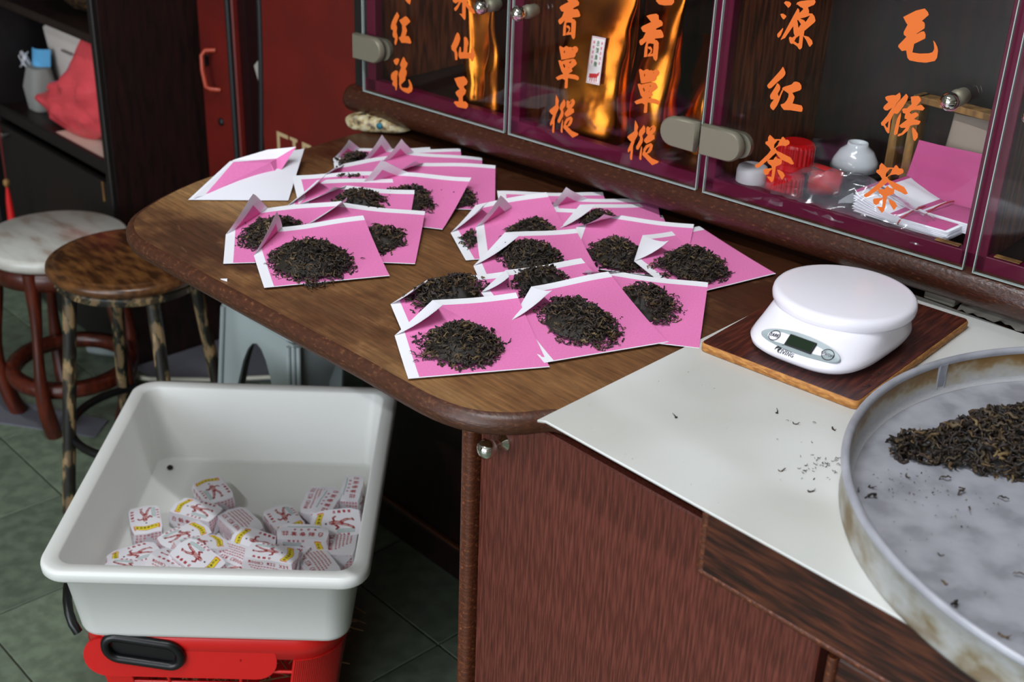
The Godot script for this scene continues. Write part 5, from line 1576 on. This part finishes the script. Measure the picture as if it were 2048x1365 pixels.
func stools():
	# marble-topped stool
	var o := thing("stool", "low stool with a round pale marble seat and dark red curved legs", "stool", Vector3(-2.625, 0, -1.095))
	obj("seat", Geo.new().lathe([Vector2(0, 0.418), Vector2(0.150, 0.418), Vector2(0.157, 0.420), Vector2(0.161, 0.426), Vector2(0.162, 0.436), Vector2(0.159, 0.446), Vector2(0.153, 0.450), Vector2(0, 0.450)], 64, Vector3.ZERO, false), M.marble, o)
	obj("apron", Geo.new().lathe([Vector2(0.125, 0.372), Vector2(0.147, 0.372), Vector2(0.150, 0.390), Vector2(0.150, 0.4178), Vector2(0.125, 0.4178), Vector2(0.125, 0.372)], 48, Vector3.ZERO, false), M.stool_wood, o)
	for k in 5:
		var a := 0.85 + TAU * k / 5.0
		var p := []
		var rad := []
		for i in 12:
			var t := i / 11.0
			var r := 0.138 + 0.030 * sin(t * 2.6) - 0.012 * sin(t * TAU) * 0.8 - 0.02 * t
			p.append(Vector3(cos(a) * r, 0.415 * (1 - t), sin(a) * r))
			rad.append(0.0155 + 0.004 * sin(t * PI * 2.0 + 2.0))
		obj("leg", Geo.new().tube(p, rad, 12), M.stool_wood, o)
	obj("stretcher_ring", Geo.new().lathe([Vector2(0.118, 0.105), Vector2(0.146, 0.105), Vector2(0.149, 0.118), Vector2(0.146, 0.135), Vector2(0.118, 0.135), Vector2(0.118, 0.105)], 48, Vector3.ZERO, false), M.stool_wood, o)
	# brown wooden seat on chipped metal legs
	o = thing("stool", "round brown wooden-topped stool with chipped painted metal legs, beside the counter", "stool", Vector3(-2.195, 0, -1.062))
	obj("seat", Geo.new().lathe([Vector2(0, 0.522), Vector2(0.140, 0.522), Vector2(0.152, 0.523), Vector2(0.159, 0.528), Vector2(0.1625, 0.536), Vector2(0.161, 0.543), Vector2(0.154, 0.5475), Vector2(0.149, 0.5465), Vector2(0.147, 0.549), Vector2(0.140, 0.550), Vector2(0, 0.550)], 64, Vector3.ZERO, false), M.seat_wood, o)
	obj("seat_ring", Geo.new().lathe([Vector2(0.100, 0.502), Vector2(0.145, 0.502), Vector2(0.150, 0.506), Vector2(0.147, 0.512), Vector2(0.151, 0.517), Vector2(0.147, 0.5218), Vector2(0.100, 0.5218), Vector2(0.100, 0.502)], 48, Vector3.ZERO, false), M.chipped, o)
	for k in 4:
		var a := 1.75 + TAU * k / 4.0
		var p := []
		for i in 6: p.append(Vector3(cos(a), 0, sin(a)) * lerpf(0.122, 0.185, i / 5.0) + Vector3(0, 0.515 * (1 - i / 5.0), 0))
		obj("leg", Geo.new().tube(p, 0.0135, 14), M.chipped, o)
	var ring := []
	for i in 41: ring.append(Vector3(cos(TAU * i / 40.0) * 0.155, 0.17, sin(TAU * i / 40.0) * 0.155))
	obj("foot_ring", Geo.new().tube(ring, 0.009, 8, false), M.black_plastic, o)
	# white plastic stool under the counter
	o = thing("stool", "pale grey-white plastic stool with arched sides under the counter", "stool", Vector3(-1.99, 0, -1.345), 0.0)
	obj("seat", Geo.new().loft([rrect(0.25, 0.25, 0.03, 0.425, 5), rrect(0.258, 0.258, 0.035, 0.43, 5), rrect(0.256, 0.256, 0.035, 0.446, 5), rrect(0.24, 0.24, 0.03, 0.452, 5)]), M.stool_plastic, o)
	for k in 4:
		var turn := Basis(Vector3.UP, PI / 2 * k)
		var g := Geo.new().group(-1)
		var top := []
		var arch := []
		var half := 0.128
		for i in 17:
			var x := lerpf(-half, half, i / 16.0)
			var q := clampf(absf(x) / (half - 0.038), 0, 1)
			var low := 0.0 if q >= 1.0 else 0.385 * sqrt(1.0 - q * q)
			var w := 1.0 + 0.22 * (1.0 - low / 0.43)
			top.append(Vector3(x, 0.43, half))
			arch.append(Vector3(x * w, low, half * w))
		for i in 16:
			for s in 4:
				var f0 := s / 4.0
				var f1 := (s + 1) / 4.0
				g.quad(turn * (arch[i] as Vector3).lerp(top[i], f0), turn * (arch[i + 1] as Vector3).lerp(top[i + 1], f0), turn * (arch[i + 1] as Vector3).lerp(top[i + 1], f1), turn * (arch[i] as Vector3).lerp(top[i], f1))
				var inn := Vector3(0, 0, -0.004)
				g.quad(turn * ((arch[i + 1] as Vector3).lerp(top[i + 1], f0) + inn), turn * ((arch[i] as Vector3).lerp(top[i], f0) + inn), turn * ((arch[i] as Vector3).lerp(top[i], f1) + inn), turn * ((arch[i + 1] as Vector3).lerp(top[i + 1], f1) + inn))
		obj("side", g, M.stool_plastic, o)
		var rib := Geo.new()
		for s in [-0.010, 0.0, 0.010]: rib.tube([turn * Vector3(half * 1.215 + s * 0.7, 0.0, half * 1.215 - s * 0.7), turn * Vector3(half - 0.002 + s * 0.7, 0.425, half - 0.002 - s * 0.7)], 0.0055, 6)
		obj("leg_rib", rib, M.stool_plastic, o)

func background():
	# tall dark cabinet at the left with an open shelf
	var at := Vector3(-2.72, 0, -1.30)
	var c := thing("side_cabinet", "tall dark brown cabinet at the left with an open shelf", "cabinet", at)
	obj("side_panel", bx(Vector3(0.02, 2.0, 0.50), Vector3(-0.010, 1.0, -0.25), 0.001), M.dark_wood, c)
	obj("face_edge", bx(Vector3(0.022, 2.0, 0.014), Vector3(-0.010, 1.0, 0.007), 0.002), M.black_wood, c)
	obj("side_panel", bx(Vector3(0.02, 2.0, 0.50), Vector3(-0.67, 1.0, -0.25), 0.001), M.black_wood, c)
	obj("back_panel", bx(Vector3(0.66, 2.0, 0.012), Vector3(-0.340, 1.0, -0.49), 0.0), M.black_wood, c)
	obj("top_panel", bx(Vector3(0.70, 0.02, 0.50), Vector3(-0.340, 2.01, -0.25), 0.001), M.black_wood, c)
	for q in [0.525, 0.825, 1.16, 1.5]: obj("shelf", bx(Vector3(0.638, 0.022, 0.46), Vector3(-0.340, q, -0.248), 0.002), M.dark_wood, c)
	obj("shelf_edge", bx(Vector3(0.638, 0.034, 0.016), Vector3(-0.340, 0.525, -0.008), 0.004), M.black_wood, c)
	var d := obj("door", bx(Vector3(0.636, 0.48, 0.018), Vector3(-0.340, 0.255, 0.002), 0.002), M.black_wood, c)
	obj("knob", Geo.new().lathe([Vector2(0, 0.0), Vector2(0.006, 0.0), Vector2(0.006, 0.012), Vector2(0.012, 0.018), Vector2(0.012, 0.024), Vector2(0.006, 0.030), Vector2(0, 0.031)], 16, Vector3.ZERO, false), M.chrome, d, Vector3(-0.585, 0.478, 0.010)).rotation.x = PI / 2
	obj("brass_strip", bx(Vector3(0.006, 0.05, 0.003), Vector3.ZERO, 0.0005), M.pale_wood, d, Vector3(-0.045, 0.47, 0.0125))
	var n := thing("side_cabinet", "black cabinet at the extreme left edge beside the open shelf", "cabinet", Vector3(-3.42, 0, -1.28))
	obj("body", bx(Vector3(0.44, 2.0, 0.50), Vector3(-0.23, 1.0, -0.25), 0.002), M.black_wood, n)
	var nd := obj("door", bx(Vector3(0.43, 1.9, 0.018), Vector3(-0.23, 1.0, 0.01), 0.002), M.black_wood, n)
	obj("knob", Geo.new().lathe([Vector2(0, 0.0), Vector2(0.006, 0.0), Vector2(0.006, 0.012), Vector2(0.012, 0.018), Vector2(0.012, 0.024), Vector2(0.006, 0.030), Vector2(0, 0.031)], 16, Vector3.ZERO, false), M.chrome, nd, Vector3(-0.03, 0.50, 0.02)).rotation.x = PI / 2
	# what lies on the open shelf
	var b := thing("plastic_bag", "crinkled translucent red plastic bag bulging on the dark shelf", "bag", Vector3(-3.03, 0.537, -1.372))
	var nz := fnl(7.0, 51, 3)
	var rings := []
	for j in 19:
		var t := j / 18.0
		var r := []
		for i in 40:
			var a := TAU * i / 40.0
			var e := pow(sin(PI * (0.06 + 0.90 * t)), 0.55)
			var v := Vector3(cos(a) * 0.205 * e + 0.03 * t, 0, sin(a) * 0.062 * e)
			v.y = t * (0.19 + 0.085 * cos(a))
			var k := nz.get_noise_3d(v.x * 1.6, v.y * 1.6, v.z * 1.6)
			v += Vector3(cos(a), 0.3, sin(a)) * (0.060 * absf(k) - 0.016) * sin(PI * t)
			r.append(v)
		rings.append(r)
	obj("crumpled_film", Geo.new().loft(rings), M.red_bag, b)
	b = thing("paper_bag", "stiff white paper bag standing behind the red plastic bag", "bag", Vector3(-3.12, 0.540, -1.465), 0.0)
	b.rotation.z = 0.0
	obj("body", Geo.new().loft([rrect(0.38, 0.06, 0.01, 0.0, 2), rrect(0.39, 0.06, 0.01, 0.12, 2), rrect(0.40, 0.04, 0.01, 0.205, 2, 0.0, 0.02), rrect(0.39, 0.036, 0.01, 0.215, 2, 0.01, 0.02)]), mat(Color(0.80, 0.76, 0.73), 0.7), b)
	obj("print", bx(Vector3(0.06, 0.006, 0.001), Vector3(-0.06, 0.165, 0.042), 0.0), mat(Color(0.42, 0.36, 0.36), 0.8), b)
	tag(obj("paper_sheet", bx(Vector3(0.26, 0.004, 0.14), Vector3.ZERO, 0.001), mat(Color(0.80, 0.72, 0.66), 0.8), null, Vector3(-2.93, 0.5385, -1.375)), "pale paper lying on the shelf under the red bag", "paper")
	var mk := Geo.new()
	var rows := []
	for j in 6:
		var r := []
		for i in 6: r.append(Vector3(0.07 * i / 5.0, 0.075 * j / 5.0, 0.02 * sin(PI * i / 5.0) - 0.012 * j / 5.0))
		rows.append(r)
	mk.grid(rows)
	b = thing("face_mask", "light blue folded face mask with white loops on the shelf", "mask", Vector3(-3.325, 0.622, -1.385), 0.3)
	obj("cloth", mk, M.mask_blue, b)
	var lp := []
	for i in 21: lp.append(Vector3(-0.008 + 0.014 * cos(i * 0.9), 0.035 + 0.020 * sin(i * 1.3) + 0.0006 * i, 0.012 + 0.008 * sin(i * 2.1)))
	obj("ear_loop", Geo.new().tube(lp, 0.0012, 5), M.white_paper, b)
	tag(obj("white_bundle", Geo.new().loft([rrect(0.07, 0.06, 0.02, 0.0, 4), rrect(0.085, 0.07, 0.02, 0.06, 4), rrect(0.07, 0.05, 0.02, 0.115, 4, 0.006)]), mat(Color(0.52, 0.52, 0.50), 0.8), null, Vector3(-3.285, 0.537, -1.385)), "greyish wrapped bundle left of the red bag, under the mask", "bundle")
	var lump := []
	for j in 11:
		var t := j / 10.0
		var r := []
		for i in 24:
			var a := TAU * i / 24.0
			var e := sqrt(maxf(0.02, 1.0 - pow(2 * t - 1, 2)))
			r.append(Vector3(cos(a) * 0.16 * e, t * 0.20, sin(a) * 0.12 * e) * (1.0 + 0.25 * nz.get_noise_2d(cos(a) * 0.2, t + sin(a) * 0.2)))
		lump.append(r)
	tag(obj("cloth_bundle", Geo.new().loft(lump), M.brocade, null, Vector3(-3.00, 0.837, -1.45)), "dark brown and gold patterned bundle on the cabinet's upper shelf", "bundle")
	# red hose cabinet
	var h := thing("fire_cabinet", "red wall cabinet with a dark window and white FIRE lettering", "cabinet", Vector3(-2.35, 0.16, -1.545))
	obj("body", bx(Vector3(0.72, 1.50, 0.30), Vector3(0.02, 0.75, -0.165), 0.004), M.red_paint, h)
	var st := obj("stile", bx(Vector3(0.155, 1.46, 0.022), Vector3(-0.268, 0.75, -0.004), 0.003), M.red_paint, h)
	obj("door_panel", bx(Vector3(0.46, 1.46, 0.026), Vector3(0.148, 0.75, -0.002), 0.003), M.red_paint, h)
	obj("window", bx(Vector3(0.115, 1.42, 0.006), Vector3(-0.135, 0.75, -0.010), 0.0), M.smoked, h)
	for q in [[-0.200, 0.0], [-0.086, 0.0]]:
		var p := []
		for i in 13:
			var t := i / 12.0
			p.append(Vector3(q[0] + (0.018 * sin(PI * clampf((t - 0.30) * 2.2, -0.5, 0.5)) if q[0] > -0.1 else -0.004 * t), 0.10 + 1.35 * t, 0.010))
		obj("gasket", Geo.new().tube(p, 0.008, 8), M.rubber, h)
	obj("card", Geo.new().group(-1).loft([[Vector3(-0.125, 0.64, -0.004), Vector3(-0.090, 0.67, -0.004), Vector3(-0.082, 0.545, -0.004)], [Vector3(-0.125, 0.64, -0.002), Vector3(-0.090, 0.67, -0.002), Vector3(-0.082, 0.545, -0.002)]], true, true, -1), mat(Color(0.62, 0.60, 0.57), 0.8), h)
	var hp := []
	for q in [[-0.272, 0.647, 0.008], [-0.288, 0.646, 0.026], [-0.292, 0.635, 0.034], [-0.290, 0.600, 0.036], [-0.283, 0.562, 0.034], [-0.278, 0.556, 0.026], [-0.262, 0.554, 0.008]]: hp.append(Vector3(q[0], q[1], q[2]))
	obj("handle", Geo.new().tube(hp, 0.0055, 8), mat(Color(0.66, 0.24, 0.14), 0.35), st)
	obj("latch", bx(Vector3(0.022, 0.026, 0.02), Vector3(-0.318, 0.615, 0.012), 0.003), M.rubber, st)
	obj("keyhole", Geo.new().lathe([Vector2(0, 0.0), Vector2(0.010, 0.0), Vector2(0.009, 0.006), Vector2(0, 0.006)], 16, Vector3.ZERO, false), M.rubber, st, Vector3(-0.268, 0.475, 0.006)).rotation.x = PI / 2
	text("FIRE", 0.118, M.cream, h, Transform3D(Basis(), Vector3(0.080, 0.466, 0.0115)), "lettering")
	# red tassels hanging at the left edge
	var ta := thing("tassel", "slim red silk tassel cord hanging at the far left", "tassel", Vector3(-3.175, 0.0, -1.22))
	obj("cord", Geo.new().tube([Vector3(0.005, 0.95, 0), Vector3(0.0, 0.70, 0), Vector3(-0.008, 0.52, 0), Vector3(-0.012, 0.40, 0)], [0.0025, 0.003, 0.003, 0.0025], 8), M.dark_cord, ta)
	obj("bead", Geo.new().lathe([Vector2(0, 0.40), Vector2(0.008, 0.395), Vector2(0.009, 0.385), Vector2(0.004, 0.376), Vector2(0, 0.375)], 12, Vector3(-0.012, 0, 0), false), M.pale_wood, ta)
	obj("fringe", Geo.new().tube([Vector3(-0.012, 0.38, 0), Vector3(-0.014, 0.34, 0), Vector3(-0.016, 0.24, 0)], [0.003, 0.008, 0.012], 10), M.red_silk, ta)

func small_things():
	# on the floor
	var p := PackedVector2Array([Vector2(-2.72, -1.05), Vector2(-2.66, -1.08), Vector2(-2.35, -1.62), Vector2(-2.75, -1.62)])
	tag(obj("plastic_board", Geo.new().slab(PackedVector2Array([Vector2(-2.715, -1.30), Vector2(-2.64, -1.30), Vector2(-2.38, -1.60), Vector2(-2.38, -1.80), Vector2(-2.715, -1.80)]), 0, 0, [[0.0, 0.001], [0.0, 0.009], [0.001, 0.010]]), M.mat_grey), "flat grey board lying on the floor by the dark cabinet", "board")
	var path := []
	for q in [[-2.72, -1.24], [-2.62, -1.285], [-2.52, -1.40], [-2.44, -1.52], [-2.36, -1.60], [-2.25, -1.62], [-2.12, -1.60]]: path.append(Vector3(q[0], 0.006 + (0.010 if q[0] > -2.66 and q[1] < -1.2 else 0.0), q[1]))
	tag(obj("cable", Geo.new().tube(path, 0.0055, 8), M.cable), "cream cable running along the floor behind the stools", "cable")
	tag(obj("cardboard", Geo.new().slab(PackedVector2Array([Vector2(-3.05, -0.98), Vector2(-2.70, -0.90), Vector2(-2.47, -1.06), Vector2(-2.52, -1.12), Vector2(-2.74, -1.0), Vector2(-3.02, -1.06)]), 0, 0, [[0.0, 0.0005], [0.0, 0.003], [0.0005, 0.0035]]), M.mat_grey), "grey strip of board on the floor under the marble stool", "board")
	var ad := thing("power_adapter", "small white plug adapter lying on the floor behind the marble stool", "adapter", Vector3(-2.845, 0.0, -1.285), 0.6)
	obj("body", bx(Vector3(0.10, 0.04, 0.05), Vector3(0, 0.021, 0), 0.008), M.stool_plastic, ad)
	obj("plug", Geo.new().tube([Vector3(0.05, 0.02, 0), Vector3(0.075, 0.014, 0.012)], 0.008, 8), M.stool_plastic, ad)
	# wrapped lump at the far back corner of the counter
	var w := thing("wrapped_parcel", "small yellowed parcel in printed paper tucked under the cabinet ledge", "parcel", Vector3(-1.812, T, -1.388), 0.42)
	var nz := fnl(16.0, 61, 2)
	var rings := []
	for j in 13:
		var t := j / 12.0
		var r := []
		var e: float = [0.45, 0.82, 0.95, 1.0, 1.0, 1.0, 0.98, 0.95, 0.9, 0.82, 0.66, 0.42, 0.12][j]
		for i in 20:
			var a := TAU * i / 20.0
			var v := Vector3(lerpf(-0.062, 0.072, t), 0.0155 + signf(sin(a)) * pow(absf(sin(a)), 0.6) * 0.0145 * e, signf(cos(a)) * pow(absf(cos(a)), 0.6) * 0.022 * e)
			v.z += 0.005 * nz.get_noise_3dv(v * 2.0)
			v.y = maxf(0.0006, v.y + 0.003 * nz.get_noise_3dv(v * 2.0 + Vector3(3, 1, 0)))
			r.append(v)
		rings.append(r)
	obj("wrapping", Geo.new().loft(rings), M.wrapped, w)
	obj("blue_print", Geo.new().lathe([Vector2(0, 0), Vector2(0.006, 0.0), Vector2(0.006, 0.001), Vector2(0, 0.001)], 16, Vector3.ZERO, false), mat(Color(0.13, 0.42, 0.50), 0.6), w, Vector3(0.018, 0.019, 0.0225)).rotation.x = PI / 2 - 0.1
	# bits pushed into the gap under the ledge
	var blk := obj("white_block", bx(Vector3(0.045, 0.018, 0.03), Vector3.ZERO, 0.002), mat(Color(0.68, 0.67, 0.62), 0.7), null, Vector3(-0.735, 0.849, -1.540))
	blk.rotation.y = 0.05
	tag(blk, "dirty white block in the gap under the cabinet ledge", "block")
	var film := Geo.new()
	var rows := []
	for j in 7:
		var r := []
		for i in 40: r.append(Vector3(-0.70 + i * 0.0075, 0.845 + 0.012 * absf(nz.get_noise_2d(i * 0.07, j * 0.05)) + 0.006 * sin(PI * j / 6.0), -1.512 - 0.007 * j - i * 0.0004))
		rows.append(r)
	film.grid(rows)
	tag(obj("crumpled_film", film, mat(Color(0.62, 0.60, 0.57), 0.35)), "strip of crumpled grey plastic film along the sheet's back edge", "film")
	tag(obj("paper_scrap", Geo.new().group(-1).loft([[Vector3(0, 0, 0), Vector3(0.012, 0, -0.003), Vector3(0.005, 0, -0.008)], [Vector3(0.0, 0.001, 0), Vector3(0.012, 0.004, -0.003), Vector3(0.005, 0.001, -0.008)]], true, true, -1), M.white_paper, null, Vector3(-1.407, T + 0.0002, -0.808)), "tiny torn white scrap on the front edge of the counter", "scrap")
	# a clear plastic bag just inside the left edge of the view
	var sheet := Geo.new()
	rows = []
	for j in 13:
		var r := []
		for i in 7: r.append(Vector3(-0.10 + i * 0.018, 0.36 * j / 12.0, 0.02 * sin(i * 1.3) + 0.008 * sin(j * 0.9 + i)))
		rows.append(r)
	sheet.grid(rows)
	var hb := obj("plastic_bag", sheet, M.film, null, Vector3(-2.418, 0.001, -0.800))
	hb.rotation.y = 0.8
	tag(hb, "edge of a hanging clear plastic bag at the left of the view", "bag")
